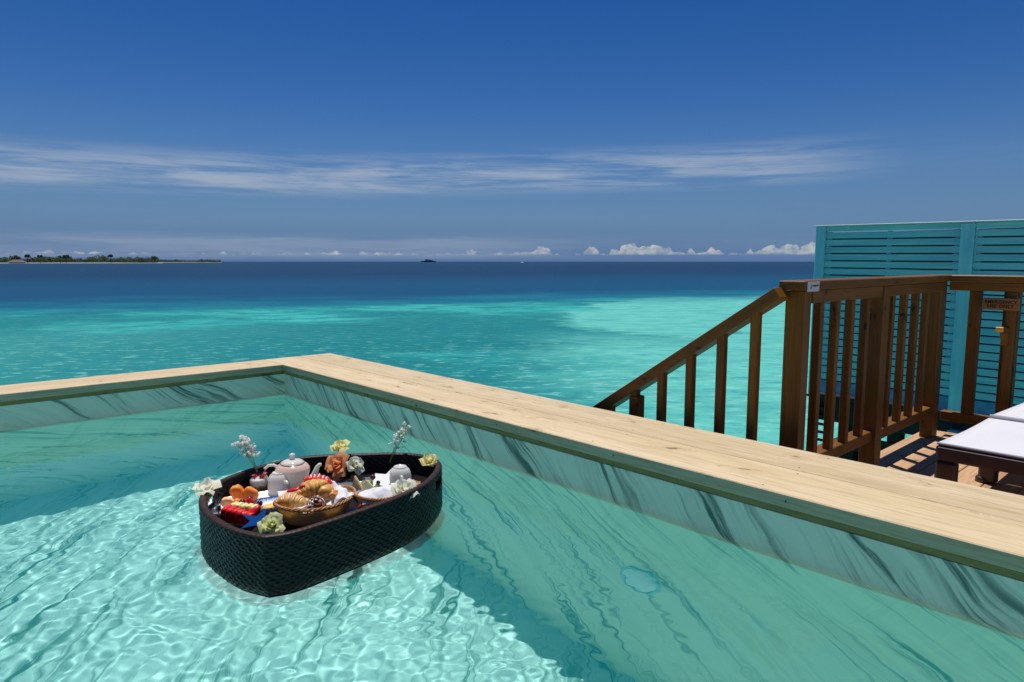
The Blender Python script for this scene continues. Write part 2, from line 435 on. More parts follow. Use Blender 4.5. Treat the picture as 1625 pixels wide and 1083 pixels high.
# ------------------------------------------------------------------ pool
ZC, ZW, ZF = -.84, -1.079, -2.63
XI, XO, YI, YO = 2.352, 2.975, 5.37, 5.755
X0, Y0 = -1.6, -1.2
rx0, rx1, ry0, ry1 = X0, XI + .008, Y0, YI + .008
def slab(name, a, b, mat, parent=None, kind='structure', bev=0):
    o = board_raw(name, a, b, mat, parent); tag(o, kind=kind); return o
def board_raw(name, a, b, mat, parent=None):
    x0, y0, z0 = a; x1, y1, z1 = b
    v = [(x, y, z) for z in (z0, z1) for y in (y0, y1) for x in (x0, x1)]
    f = [(0, 2, 3, 1), (4, 5, 7, 6), (0, 1, 5, 4), (2, 6, 7, 3), (0, 4, 6, 2), (1, 3, 7, 5)]
    return put(name, mesh(name, v, f, mat), parent)
pool = []
pool.append(slab('pool_floor', (rx0 - .1, ry0 - .1, ZF - .12), (rx1 + .1, ry1 + .1, ZF), M['marble_f']))
pool.append(slab('pool_wall', (rx1, ry0, ZF), (rx1 + .12, ry1 + .12, -.9205), M['marble_x']))
pool.append(slab('pool_wall', (rx0, ry1, ZF), (rx1, ry1 + .12, -.9205), M['marble_y']))
pool.append(slab('pool_wall', (rx0 - .12, ry0, ZF), (rx0, ry1 + .12, -.9205), M['marble_x']))
pool.append(slab('pool_wall', (rx0 - .12, ry0 - .12, ZF), (rx1 + .12, ry0, -.9205), M['marble_y']))
# outer timber cladding of the pool box
clad = empty('pool_cladding', (XO, 0, -1.5), kind='structure')
zc = -.925
while zc > -3.1:
    board('cladding_board', (XO - .05, Y0 - .3, zc - .145), (XO - .02, YO - .02, zc), M['brown'], clad)
    board('cladding_board', (X0 - .3, YO - .05, zc - .145), (XO - .055, YO - .02, zc), M['brown'], clad)
    zc -= .15

# water surface: superposed ripples, real relief that bends and focuses the sunlight
def water_height(gx, gy):
    rng = np.random.default_rng(11)
    z = np.zeros_like(gx)
    # region weights: livelier near the tray's foot and the near right
    def bumpw(cx, cy, s): return np.exp(-((gx - cx) ** 2 + (gy - cy) ** 2) / (2 * s * s))
    wx = gx + .05 * np.sin(gy * 3.1 + 1) + .03 * np.sin(gy * 7.7 + gx * 2)
    wy = gy + .05 * np.sin(gx * 2.7 + 2) + .03 * np.sin(gx * 8.3 + gy * 3)
    for wl0, cnt, amp in ((1.1, 6, .0010), (.55, 9, .00024), (.30, 14, .00009), (.17, 22, .000060), (.10, 26, .000040)):
        for i in range(cnt):
            wl = wl0 * rng.uniform(.78, 1.28); kk = 2 * math.pi / wl
            a = rng.uniform(0, 2 * math.pi)
            z += amp * rng.uniform(.5, 1) * np.sin(kk * (wx * math.cos(a) + wy * math.sin(a)) + rng.uniform(0, 6.28))
    mod = .45 + 1.5 * bumpw(1.25, 1.35, .42) + .35 * bumpw(1.9, 1.2, .5)
    small = np.zeros_like(gx)
    for i in range(44):
        wl = .056 * rng.uniform(.75, 1.4); kk = 2 * math.pi / wl; a = rng.uniform(0, 2 * math.pi)
        small += .000034 * np.sin(kk * (wx * math.cos(a) + wy * math.sin(a)) + rng.uniform(0, 6.28))
    # rings spreading from the floating tray
    d = np.sqrt((gx - 1.15) ** 2 + (gy - 2.35) ** 2)
    ring = .0004 * np.sin(2 * math.pi * d / .12) * np.exp(-((d - .62) / .22) ** 2)
    return z * (.75 + .25 * mod) + small * mod + ring
def make_water():
    step = .0105
    NX = int((rx1 - rx0) / step); NY = int((ry1 - ry0) / step)
    gx, gy = np.meshgrid(np.linspace(rx0 - .004, rx1 + .004, NX), np.linspace(ry0 - .004, ry1 + .004, NY))
    v = np.stack([gx, gy, ZW + water_height(gx, gy)], -1).reshape(-1, 3)
    idx = np.arange(NX * NY).reshape(NY, NX)
    q = np.stack([idx[:-1, :-1], idx[:-1, 1:], idx[1:, 1:], idx[1:, :-1]], -1).reshape(-1, 4).tolist()
    vv = v.tolist()
    ring = list(idx[0, :]) + list(idx[1:, -1]) + list(idx[-1, -2::-1]) + list(idx[-2:0:-1, 0]); ring = [int(r) for r in ring]
    bot = []
    for r in ring: vv.append([vv[r][0], vv[r][1], ZF - .004]); bot.append(len(vv) - 1)
    for i in range(len(ring)):
        j = (i + 1) % len(ring); q.append([ring[j], ring[i], bot[i], bot[j]])
    q.append(bot[::-1])
    me = bpy.data.meshes.new('pool_water'); me.from_pydata(vv, [], q)
    me.polygons.foreach_set('use_smooth', [True] * (len(q) - len(ring) - 1) + [False] * (len(ring) + 1))
    me.materials.append(M['pool_water']); return me
pw = put('pool_water', make_water()); tag(pw, kind='structure')
pw.cycles.is_caustics_caster = True
for o in pool: o.cycles.is_caustics_receiver = True

# coping: two long boards on the right, one on the left, thinner boards beneath
cop = empty('pool_coping', (XO, YO, ZC), kind='structure')
T = .052
board('coping_board', (XI, Y0 - .6, ZC - T), (2.6600, YO, ZC), M['pine'], cop, .004)
board('coping_board', (2.6650, Y0 - .6, ZC - T), (XO, YO, ZC), M['pine'], cop, .004)
board('coping_board', (X0 - .6, YI, ZC - T), (XI - .0015, YO, ZC - .0005), M['pine'], cop, .004)
board('support_board', (XI + .010, Y0, -.920), (2.66, YI + .01, ZC - T - .001), M['pine_dark'], cop, .002)
board('support_board', (X0, YI + .010, -.920), (XI + .2, YO - .05, ZC - T - .001), M['pine_dark'], cop, .002)
board('coping_board', (X0 - .5, Y0 - .6, ZC - T), (X0, YI - .002, ZC), M['pine'], cop, .004)
board('coping_board', (X0, Y0 - .6, ZC - T), (XI - .002, Y0, ZC), M['pine'], cop, .004)

# nail heads sunk in the coping
nail = plain('nail_head', (.10, .075, .05), .55)
nm = vmesh('nail', lathe([(.0005, .0012), (.0042, .0012), (.0046, 0)], 10), nail)
for yn in (5.60, 4.72, 3.85, 2.95, 2.05, 1.2, .35, -.5):
    for xn, jx in ((2.40, .004), (2.615, -.006), (2.71, .005), (2.925, -.003)):
        put('nail', nm, cop, (xn + jx * math.sin(yn * 9), yn + jx * 3, ZC - .0006))
for xn in (2.1, 1.2, .3, -.6):
    for yn in (5.43, 5.70): put('nail', nm, cop, (xn + .01 * math.sin(xn * 7 + yn), yn, ZC - .0011))
for yn in (5.1, 4.3, 3.5, 2.7, 1.9, 1.1):
    put('nail', nm, cop, (XI + .0005, yn, ZC - .026), (0, R(-90), 0))
# underwater lamp
lt = empty('pool_light', (rx1 - .001, 1.735, -1.815), 'round white underwater lamp set in the right pool wall', 'pool light')
def ry90(vf): return [(-z, y, x) for x, y, z in vf[0]], [q[::-1] for q in vf[1]]
put('bezel', vmesh('bezel', ry90(lathe([(.108, 0), (.108, .008), (.104, .012), (.094, .012), (.092, .006)], 36, False)), plain('lamp_bezel', (.50, .80, .86), .3)), lt, local=True)
put('lens', vmesh('lens', ry90(lathe([(.093, .006), (.08, .012), (.05, .017), (.001, .019)], 36)), plain('lamp_lens', (.96, .97, .98), .3)), lt, local=True)
for o in lt.children: o.cycles.is_caustics_receiver = True

# ------------------------------------------------------------------ deck
U = 1.075
DZ = -1.15
deck = empty('deck', (4, 0, DZ), kind='structure')
yy = 1.487; i = 0
while yy > -2.6:
    board('plank', (XO / U + .006, yy - .145, DZ - .028), (5.135, yy, DZ), M['decking'], deck, .003)
    yy -= .1505; i += 1
board('edge_board', (5.139, -2.7, DZ - .03), (5.235, 1.487, DZ + .001), M['decking'], deck, .003)
board('bearer', (XO / U, 1.40, DZ - .20), (5.2, 1.455, DZ - .030), M['black_timber'], deck)
board('bearer', (5.15, -2.7, DZ - .20), (5.21, 1.40, DZ - .031), M['black_timber'], deck)
for x in (3.6, 4.9):
    for y in (1.3, -1.2): board('pile', (x - .08, y - .08, SEA - 1), (x + .08, y + .08, DZ - .21), M['black_timber'], deck)

# ------------------------------------------------------------------ railings
YR = 1.376; RT = -.085
br = M['brown']
rl = empty('deck_railing', (4.0, YR, DZ), 'brown timber railing with eight balusters between pool corner and deck corner', 'railing')
board('post', (3.036, YR + .001, -1.9), (3.108, 1.466, RT - .047), br, rl)
board('trim_post', (3.110, YR + .018, -1.9), (3.134, YR + .088, -.191), br, rl)
board('post', (3.960, YR - .012, DZ - .2), (4.052, YR + .072, -.130), br, rl)
board('post', (4.965, YR - .004, DZ), (5.078, YR + .068, -.130), br, rl)
board('top_rail', (2.995, YR - .020, -.128), (5.10, YR + .105, RT), br, rl, .005)
board('sub_rail', (3.112, YR - .004, -.190), (3.958, YR + .046, -.130), br, rl)
board('sub_rail', (4.054, YR - .004, -.190), (4.963, YR + .046, -.130), br, rl)
board('bottom_rail', (3.136, YR + .004, -.990), (3.958, YR + .085, -.930), br, rl)
board('bottom_rail', (4.054, YR + .004, -1.000), (4.963, YR + .085, -.940), br, rl)
for x in (3.211, 3.397, 3.580, 3.777, 4.144, 4.343, 4.538, 4.726):
    xo = .0015 * math.sin(x * 37)
    board('baluster', (x, YR + .002 + xo, -.931 if x < 4 else -.941), (x + .042, YR + .040 + xo, -.191), br, rl)

r2 = empty('side_railing', (5.13, .4, DZ), 'brown timber railing in shade running right from the deck corner post', 'railing')
XR = 5.10
board('top_rail', (XR - .005, -2.2, -.129), (XR + .125, YR + .124, RT - .001), br, r2, .005)
board('sub_rail', (XR + .012, -2.2, -.186), (XR + .060, YR - .006, -.131), br, r2)
board('bottom_rail', (XR + .010, -2.2, -1.045), (XR + .075, YR - .006, -.985), br, r2)
for y, w_ in ((1.190, .066), (.80, .06), (.60, .06), (.40, .06), (.20, .06), (-.2, .06), (-.4, .06), (-.6, .06)):
    board('baluster', (XR + .014, y, -.984), (XR + .060, y + w_, -.187), br, r2)
board('post', (XR + .012, 1.008, -.984), (XR + .062, 1.056, -.187), br, r2)
board('post', (XR + .066, 1.000, -1.2), (XR + .130, 1.082, -.130), br, r2)

# stair rail going down beside the pool
sr = empty('stair_handrail', (2.98, 2.0, -.9), 'sloping brown timber stair rail with square balusters descending behind the pool edge', 'stair rail')
ang = math.atan(.672)
def sloped(name, y0, z0, y1, L_top, thick, x0, x1, mat, parent):
    """board following the stair: its upper edge passes through (y0,z0) with the stair's slope"""
    z1 = z0 - (y1 - y0) * math.tan(ang)
    a, b = Vector(((x0 + x1) / 2, y0, z0)), Vector(((x0 + x1) / 2, y1, z1))
    L = (b - a).length; d = (b - a).normalized(); nrm = Vector((0, d.z, -d.y))  # points down
    if nrm.z > 0: nrm = -nrm
    c = (a + b) / 2 + nrm * thick / 2
    o = put(name, box_mesh(L, x1 - x0, thick, mat, .003), parent, c)
    o.rotation_euler = Matrix((Vector((0, d.y, d.z)), Vector((-1, 0, 0)), Vector((0, d.y, d.z)).cross(Vector((-1, 0, 0))))).transposed().to_euler()
    return o
sloped('handrail', 1.467, -.115, 4.3, 0, .055, 2.925, 3.030, br, sr)
sloped('stringer', 1.50, -1.05, 4.3, 0, .22, 2.955, 2.990, br, sr)
for i in range(9):
    y = 1.542 + i * .170
    top = -.115 - (y - 1.467) * .672 - .072
    board('baluster', (2.934, y, top - .92), (2.976, y + .038, top + .040), br, sr)
board('post', (2.925, 2.205, -3.4), (2.9895, 2.262, -.115 - (2.262 - 1.467) * .672 - .072), br, sr)
board('post', (2.925, 3.9, -3.6), (2.99, 3.97, -.115 - (3.97 - 1.467) * .672 - .075), br, sr)

# small printed sticker on the rail
stk = empty('sticker', (3.07, YR - .0215, -.11), 'small white printed sticker at the left end of the top rail', 'sticker')
board('label_sheet', (3.010, YR - .0222, -.1335), (3.128, YR - .0203, -.0895), plain('sticker_white', (.62, .58, .66), .4), stk, 0)
yv = [(3.034, YR - .0230, -.121), (3.052, YR - .0230, -.121), (3.050, YR - .0230, -.106), (3.042, YR - .0230, -.100)]
put('emblem', mesh('emblem', yv, [(0, 1, 2, 3)], plain('emblem_olive', (.30, .26, .08), .5)), stk)
vf = merge(*[([(3.056 + i * .0105, YR - .0230, -.112), (3.056 + i * .0105 + wd, YR - .0230, -.112), (3.056 + i * .0105 + wd, YR - .0230, -.103 - (i % 3 == 2) * .001), (3.056 + i * .0105, YR - .0230, -.1035)], [(0, 1, 2, 3)]) for i, wd in enumerate((.006, .008, .0085, .006, .009, .0075))])
put('print', vmesh('print', vf, plain('print_dark', (.02, .01, .05), .5), False), stk)

# carved sign and its wooden latch block
sg = empty('wooden_sign', (XR, 1.08, -.26), 'small orange brown wooden sign reading EMERGENCY USE ONLY on the side railing', 'sign')
sgm = wood('sign_timber', (.36, .15, .035), (.30, .12, .03), (.20, .075, .02), rough=.5, knots=0)
board('sign_board', (XR - .018, .985, -.298), (XR + .004, 1.172, -.225), sgm, sg, .002)
def text(name, s, size, loc, rot, mat, parent, ext=.0008, al='CENTER'):
    cu = bpy.data.curves.new(name, 'FONT'); cu.body = s; cu.size = size * U; cu.extrude = ext; cu.align_x = al; cu.align_y = 'CENTER'
    cu.space_character = 1.05; cu.offset = size * .025
    tmp = bpy.data.objects.new(name, cu); C.objects.link(tmp)
    dg = bpy.context.evaluated_depsgraph_get(); me = bpy.data.meshes.new_from_object(tmp.evaluated_get(dg))
    bpy.data.objects.remove(tmp); me.materials.clear(); me.materials.append(mat)
    return put(name, me, parent, loc, rot)
burn = plain('burnt_letters', (.022, .008, .003), .7)
text('lettering', 'EMERGENCY', .0285, (XR - .0185, 1.0785, -.250), (math.pi / 2, 0, -math.pi / 2), burn, sg)
text('lettering', 'USE ONLY', .0285, (XR - .0185, 1.0785, -.276), (math.pi / 2, 0, -math.pi / 2), burn, sg)
lb = empty('latch_block', (XR, 1.05, -.46), 'wooden latch block with its sunlit top coloured bright orange fixed below the sign', 'latch')
def prism(poly, y0, y1):
    nn = len(poly); v = [(x, y0, z) for x, z in poly] + [(x, y1, z) for x, z in poly]
    f = [tuple(range(nn)), tuple(range(nn, 2 * nn))[::-1]] + [(i, i + nn, (i + 1) % nn + nn, (i + 1) % nn) for i in range(nn)]
    return v, f
put('latch_arm', vmesh('latch_arm', prism([(XR + .010, -.405), (XR - .045, -.405), (XR - .045, -.440), (XR + .010, -.520)], 1.028, 1.066), br, False), lb)
put('latch_sunlit_top', box_mesh(.045, .04, .03, plain('sunlit_wood_orange', (.95, .45, .05), .5), .003), lb, (XR - .028, 1.068, -.417))  # sunlight on the wooden top put into the colour as bright orange

# ------------------------------------------------------------------ privacy screen and the platform it stands on
XS = 7.2
scr = empty('privacy_screen', (XS, 1.8, -1.38), 'tall turquoise slatted privacy screen standing beyond the deck railing', 'screen')
def ztilt(y): return (y - 2.3) * .0085
def sb(name, y0, y1, z0, z1, x0, x1, mat, bev=.003):
    a = ((y0 + y1) / 2); dz = ztilt(a)
    o = board(name, (x0, y0, z0 + dz), (x1, y1, z1 + dz), mat, scr, bev)
    if y1 - y0 > .3: o.rotation_euler = (0, -.0085, math.pi / 2)
    return o
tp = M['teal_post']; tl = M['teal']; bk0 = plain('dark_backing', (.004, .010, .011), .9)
posts = [(3.078, 3.172), (1.762, 1.868), (.44, .545), (-.88, -.775)]
ztop = .352
for i, (a, b) in enumerate(posts): sb('post', a, b, -1.40, ztop, XS - .030, XS + .055, tp, .012 if i else .008)
for i in range(3):
    ya, yb = posts[i + 1][1], posts[i][0]
    sb('top_board', ya, yb, ztop - .050, ztop - .002, XS - .004, XS + .030, M['teal'])
    z = ztop - .050 - .0125; kx = 0
    while z - .0605 > -1.26:
        sb('slat', ya + .002, yb - .002, z - .0605, z, XS, XS + .022, tl, .002)
        z -= .0730; kx += 1
    sb('bottom_board', ya, yb, -1.375, z, XS - .006, XS + .026, plain('faded_blue_board', (.13, .30, .48), .6, vary=.25, vscale=9), .003)
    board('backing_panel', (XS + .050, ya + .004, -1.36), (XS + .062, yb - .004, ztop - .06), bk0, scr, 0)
    for yb_ in (yb - .012, ya + .055, (ya + yb) / 2 + .022):
        sb('batten', yb_ - .043, yb_, -1.30, ztop - .055, XS + .0225, XS + .045, tp)
    sb('cap', ya - (.106 if i < 2 else 0), yb + (.10 if i == 0 else 0), ztop, ztop + .012, XS - .045, XS + .065, M['teal_cap'])

pf = empty('platform', (9, 1, -1.4), kind='structure')
bk = M['black_timber']
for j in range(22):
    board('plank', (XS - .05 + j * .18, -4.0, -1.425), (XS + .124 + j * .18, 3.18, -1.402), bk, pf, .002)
board('bearer', (XS - .02, -4.0, -1.66), (XS + .05, 3.10, -1.428), bk, pf)
board('bearer', (XS + 1.4, -4.0, -1.66), (XS + 1.47, 3.10, -1.428), bk, pf)
board('bearer', (XS + 3.4, -4.0, -1.66), (XS + 3.47, 3.10, -1.428), bk, pf)
for y in (2.72, 2.0, .9, -.6, -2.2):
    for x in (XS + .1, XS + 1.5, XS + 3.4): board('pile', (x, y, -4.6), (x + .15, y + .15, -1.664), bk, pf)
board('brace', (XS - .01, .2, -1.93), (XS + .04, 2.78, -1.78), bk, pf)
board('brace', (XS - .01, -4, -2.28), (XS + .04, 2.30, -2.0), bk, pf)
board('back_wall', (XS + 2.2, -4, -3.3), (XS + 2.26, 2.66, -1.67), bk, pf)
lad = empty('sea_ladder', (XS, 3.02, -1.6), 'dark ladder with close rungs under the left end of the turquoise screen', 'ladder')
for y in (2.945, 3.062): board('rail', (XS - .055, y, -3.3), (XS - .022, y + .030, -1.43), bk, lad)
for k2 in range(12): board('rung', (XS - .052, 2.976, -1.545 - k2 * .085), (XS - .024, 3.061, -1.520 - k2 * .085), bk, lad)
blk = empty('marked_block', (XS, 1.83, -1.62), 'small turquoise block with a dark blue mark in the dark gap under the screen', 'block')
bmk = plain('block_turquoise', (.16, .55, .55), .6, vary=.2, vscale=25)
put('block', box_mesh(.10, .12, .10, bmk, .012), blk, (XS - .075, 1.775, -1.585))
put('block_foot', box_mesh(.10, .11, .055, bmk, .010), blk, (XS - .075, 1.80, -1.665))
mk = [(0, 1.0), (.25, .35), (1, .3), (.45, -.1), (.6, -.9), (0, -.4), (-.6, -.9), (-.45, -.1), (-1, .3), (-.25, .35)]
put('mark', mesh('mark', [(XS - .1265, 1.775 + a * .026, -1.583 + b * .028) for a, b in mk], [tuple(range(10))], plain('mark_blue', (.01, .05, .30), .5)), blk)

# ------------------------------------------------------------------ sun lounger
lg = empty('sun_lounger', (4.2, .5, DZ), 'sun lounger with white mesh sling and dark brown frame on the deck', 'sun lounger')
fr = plain('lounger_frame', (.060, .032, .025), .42, vary=.2, vscale=12)
def sling_mat():
    m, n, b = newmat('woven_sling')
    t = n.n('ShaderNodeTexCoord').outputs['Object']; s = n.n('ShaderNodeSeparateXYZ', {0: t})
    a = n.m('SINE', n.m('MULTIPLY', s.outputs[0], 1150.0)); c = n.m('SINE', n.m('MULTIPLY', s.outputs[1], 1150.0))
    wv = n.m('MULTIPLY', a, c)
    col = n.mix(n.ss(wv, -.7, .5), (.50, .50, .53), (.72, .71, .74))
    big = n.noise(t, 5.0, 3)
    col = n.mix(n.ss(big, .4, .7, 0, .18), col, (.52, .52, .56))
    n.link(col, b.inputs['Base Color']); b.inputs['Roughness'].default_value = .75; b.inputs['Specular IOR Level'].default_value = .2
    bn = n.n('ShaderNodeBump', {'Strength': .4, 'Distance': .0008, 'Height': wv}); n.link(bn.outputs[0], b.inputs['Normal'])
    return m
sm = sling_mat(); edge = plain('sling_hem', (.34, .32, .36), .6)
ZL = -.795
def sling(x0, x1, y0, y1, zf, name):
    nx, ny = 26, 14; v, f = [], []
    for s_ in (0, 1):
        for i in range(nx + 1):
            for j in range(ny + 1):
                u, w_ = i / nx, j / ny; x = x0 + (x1 - x0) * u; y = y0 + (y1 - y0) * w_
                v.append((x, y, zf(u, w_) - s_ * .006))
    o = (nx + 1) * (ny + 1)
    for i in range(nx):
        for j in range(ny):
            a = i * (ny + 1) + j; b = a + ny + 1
            f.append((a, b, b + 1, a + 1)); f.append((o + a, o + a + 1, o + b + 1, o + b))
    for i in range(nx):
        for j in (0, ny):
            a = i * (ny + 1) + j; b = a + ny + 1; f.append((a, b, o + b, o + a))
    for j in range(ny):
        for i in (0, nx):
            a = i * (ny + 1) + j; f.append((a, a + 1, o + a + 1, o + a))
    return vmesh(name, (v, f), sm)
XL0, YLa, YLb = 3.375, -.02, .908
put('sling', sling(XL0, 4.235, YLa, YLb, lambda u, w_: ZL - .020 * math.sin(math.pi * min(1, u * 1.0)) * (.35 + .65 * math.sin(math.pi * w_)) - .022 * u, 'sling'), lg)
put('back_sling', sling(4.262, 5.08, YLa, YLb - .004, lambda u, w_: ZL - .012 - .040 * u - .015 * math.sin(math.pi * u) * math.sin(math.pi * w_) + .10 * u * u * 0, 'back_sling'), lg)
put('hem', vmesh('hem', tube([(4.243, YLa, ZL - .018), (4.243, YLb - .002, ZL - .018)], .014, 8), edge), lg)
put('hem', vmesh('hem', tube([(XL0 + .004, YLa, ZL - .003), (XL0 + .004, YLb, ZL - .003)], .006, 8), edge), lg)
board('end_rail', (XL0 - .006, YLa, ZL - .078), (XL0 + .036, YLb + .004, ZL - .008), fr, lg, .012)
board('side_rail', (XL0 + .037, YLb - .040, ZL - .115), (5.08, YLb - .004, ZL - .064), fr, lg, .01)
board('side_rail', (XL0 + .037, YLa + .004, ZL - .115), (5.08, YLa + .040, ZL - .064), fr, lg, .01)
board('end_rail', (5.082, YLa, ZL - .115), (5.094, YLb, ZL - .070), fr, lg, .01)
for x, y in ((XL0 - .005, YLb - .080), (XL0 - .005, YLa), (4.150, .838), (4.150, YLa)):
    board('leg', (x, y, DZ + .002), (x + .055, y + .083, ZL - .079 if x < 4 else ZL - .086), fr, lg, .012)
    put('foot', vmesh('foot', lathe([(.036, 0), (.036, .022), (.030, .030)], 18), fr), lg, (x + .028, y + .062, DZ + .001))
board('cross_bar', (4.18, YLa + .04, ZL - .135), (4.22, YLb - .04, ZL - .095), fr, lg, .008)

U = 1.0
# ------------------------------------------------------------------ floating tray (heart shaped, woven)
rim_px = [(.818, 2.068), (.905, 2.040), (1.034, 2.046), (1.188, 2.066), (1.367, 2.100), (1.522, 2.158), (1.643, 2.246), (1.718, 2.330),
          (1.752, 2.432), (1.730, 2.540), (1.652, 2.636), (1.545, 2.715), (1.422, 2.803), (1.294, 2.856), (1.147, 2.850), (1.020, 2.812),
          (.905, 2.746), (.825, 2.660), (.772, 2.538), (.750, 2.414), (.752, 2.286), (.770, 2.180)]
def closed_outline(pts, nper=24, corner=0):
    P_ = [Vector((p[0], p[1], 0)) for p in pts]; n_ = len(P_); out = []
    for i in range(n_):
        p0, p1, p2, p3 = P_[i - 1], P_[i], P_[(i + 1) % n_], P_[(i + 2) % n_]
        if i == corner: p0 = p1 - (p2 - p1)
        if (i + 1) % n_ == corner: p3 = p2 + (p2 - p1)
        for k3 in range(nper):
            t = k3 / nper
            out.append(.5 * ((2 * p1) + (p2 - p0) * t + (2 * p0 - 5 * p1 + 4 * p2 - p3) * t * t + (3 * p1 - p0 - 3 * p2 + p3) * t ** 3))
    return out
def resample(P_, n_):
    P_ = P_ + [P_[0]]; d = [0]
    for a, b in zip(P_, P_[1:]): d.append(d[-1] + (b - a).length)
    tot = d[-1]; out = []; j = 0
    for i in range(n_):
        s = tot * i / n_
        while d[j + 1] < s: j += 1
        t = (s - d[j]) / (d[j + 1] - d[j]); out.append(P_[j].lerp(P_[j + 1], t))
    return out, tot
outline = closed_outline(rim_px)
NS = 1280
OL, PER = resample(outline, NS)
for _ in range(30):
    OL = [(OL[i - 1] + OL[i] * 2 + OL[(i + 1) % NS]) / 4 for i in range(NS)]
def normals(P_):
    out = []
    for i in range(len(P_)):
        t = (P_[(i + 1) % len(P_)] - P_[i - 1]).normalized(); out.append(Vector((t.y, -t.x, 0)))
    return out
ON = normals(OL)
ZR, ZB, ZI = -.874, -1.100, -.957
NST = 184   # stakes round the tray
holes = [((.775, 2.52), (.880, 2.725)), ((1.600, 2.212), (1.692, 2.292))]
def near_idx(p): return min(range(NS), key=lambda i: (OL[i].x - p[0]) ** 2 + (OL[i].y - p[1]) ** 2)
hole_rng = []
for a, b in holes:
    i0, i1 = sorted((near_idx(a), near_idx(b))); hole_rng.append((i0, i1))
def in_hole(i, z, zt=-.898, zb=-.946):
    return any(a <= i <= b for a, b in hole_rng) and zb < z < zt
def wicker_wall(inset, sgn, ztop, zbot, amp, row=.0106, base_round=.045, flare=0.0):
    rows = max(2, int((ztop - zbot) / row)); nz = rows * 5; v, f = [], []
    for j in range(nz + 1):
        z = ztop + (zbot - ztop) * j / nz; r_ = (ztop - z) / row; ri = int(r_); fr_ = r_ - ri
        prof = math.sqrt(max(0, 1 - (2 * fr_ - 1) ** 2))
        low = max(0.0, (zbot + .060 - z) / .060); rnd = base_round * low * low
        for i in range(NS):
            s = i / NS * NST
            ph = math.sin(math.pi * s + math.pi * ri + .5 * math.sin(ri * 5.1) + .35 * math.sin(s * .37 + ri))
            hsh = .72 + .56 * ((math.sin(int(s + .5) * 12.9898 + ri * 78.233) * 43758.5453) % 1.0)
            d = amp * hsh * (.54 + .46 * ph) * prof * sgn
            p = OL[i] - ON[i] * (inset + rnd + flare * (ztop - z)) + ON[i] * d
            v.append((p.x, p.y, z))
    for j in range(nz):
        z = ztop + (zbot - ztop) * (j + .5) / nz
        for i in range(NS):
            if in_hole(i, z): continue
            k4 = (i + 1) % NS
            q = (j * NS + i, (j + 1) * NS + i, (j + 1) * NS + k4, j * NS + k4)
            f.append(q if sgn > 0 else q[::-1])
    return v, f
def wicker_mat():
    m, n, b = newmat('dark_wicker')
    t = n.n('ShaderNodeTexCoord').outputs['Object']
    nz = n.noise(n.mapv(t, scale=(60, 60, 300)), 1.0, 3)
    c = n.mix(n.ss(nz, .35, .7), (.004, .003, .003), (.013, .008, .006))
    n.link(c, b.inputs['Base Color']); b.inputs['Roughness'].default_value = .36; b.inputs['Specular IOR Level'].default_value = .30
    return m
wk = wicker_mat()
tray = empty('floating_tray', (1.25, 2.45, ZB), 'dark brown woven wicker breakfast tray floating in the pool', 'tray')
tag(put('outer_weave', vmesh('outer_weave', wicker_wall(.006, 1, ZR - .004, ZB, .0042), wk), tray), kind='stuff')
tag(put('inner_weave', vmesh('inner_weave', wicker_wall(.030, -1, ZR - .004, ZI - .012, .0034, base_round=0), wk), tray), kind='stuff')
def outline_band(inset, z, zoff=0):
    return [(p - n_ * inset) for p, n_ in zip(OL, ON)]
def tray_plate(inset, z, name):
    P_ = outline_band(inset, z); v = [(p.x, p.y, z) for p in P_]; v.append((1.25, 2.45, z)); c = len(v) - 1
    return vmesh(name, (v, [(i, (i + 1) % NS, c) for i in range(NS)]), wk)
put('inner_floor', tray_plate(.028, ZI, 'inner_floor'), tray)
put('underside', tray_plate(.030, ZB, 'underside'), tray)
# braided rim: a thick roll wrapped by a slanting strand
def rim_roll():
    v, f = [], []; nn = 12
    for i in range(NS):
        c = OL[i] - ON[i] * .0165; tw = i / NS * 150
        for j in range(nn):
            a = 2 * math.pi * j / nn
            g = 1 + .10 * abs(math.sin(math.pi * (tw + a / (2 * math.pi) * 1.0)))
            v.append((c.x + ON[i].x * math.cos(a) * .0135 * g, c.y + ON[i].y * math.cos(a) * .0135 * g, ZR - .002 + math.sin(a) * .0070 * g))
    for i in range(NS):
        k4 = (i + 1) % NS
        for j in range(nn):
            l = (j + 1) % nn; f.append((i * nn + j, k4 * nn + j, k4 * nn + l, i * nn + l))
    return v, f
rimm = plain('rim_wicker', (.030, .014, .009), .50, spec=.3, vary=.4, vscale=70)
put('rim', vmesh('rim', rim_roll(), rimm), tray)
for (a, b) in hole_rng:
    path = []
    for t in np.linspace(a, b, 14): i = int(t) % NS; path.append((OL[i] - ON[i] * .018) + Vector((0, 0, -.946)))
    i = int(b) % NS; path.append((OL[i] - ON[i] * .018) + Vector((0, 0, -.922)))
    for t in np.linspace(b, a, 14): i = int(t) % NS; path.append((OL[i] - ON[i] * .018) + Vector((0, 0, -.898)))
    i = int(a) % NS; path.append((OL[i] - ON[i] * .018) + Vector((0, 0, -.922))); path.append(path[0])
    put('handle_wrap', vmesh('handle_wrap', tube(path, [.013] * len(path), 8, .55), rimm), tray)

# ------------------------------------------------------------------ things on the tray
ceram = plain('white_glaze', (.93, .91, .84), .12, coat=.3)
creamg = plain('cream_glaze', (.96, .94, .84), .14, coat=.3)
pinkg = plain('pink_glaze', (.95, .68, .56), .16, coat=.3)
gold = plain('gilt_line', (.30, .24, .14), .3, metal=.6)
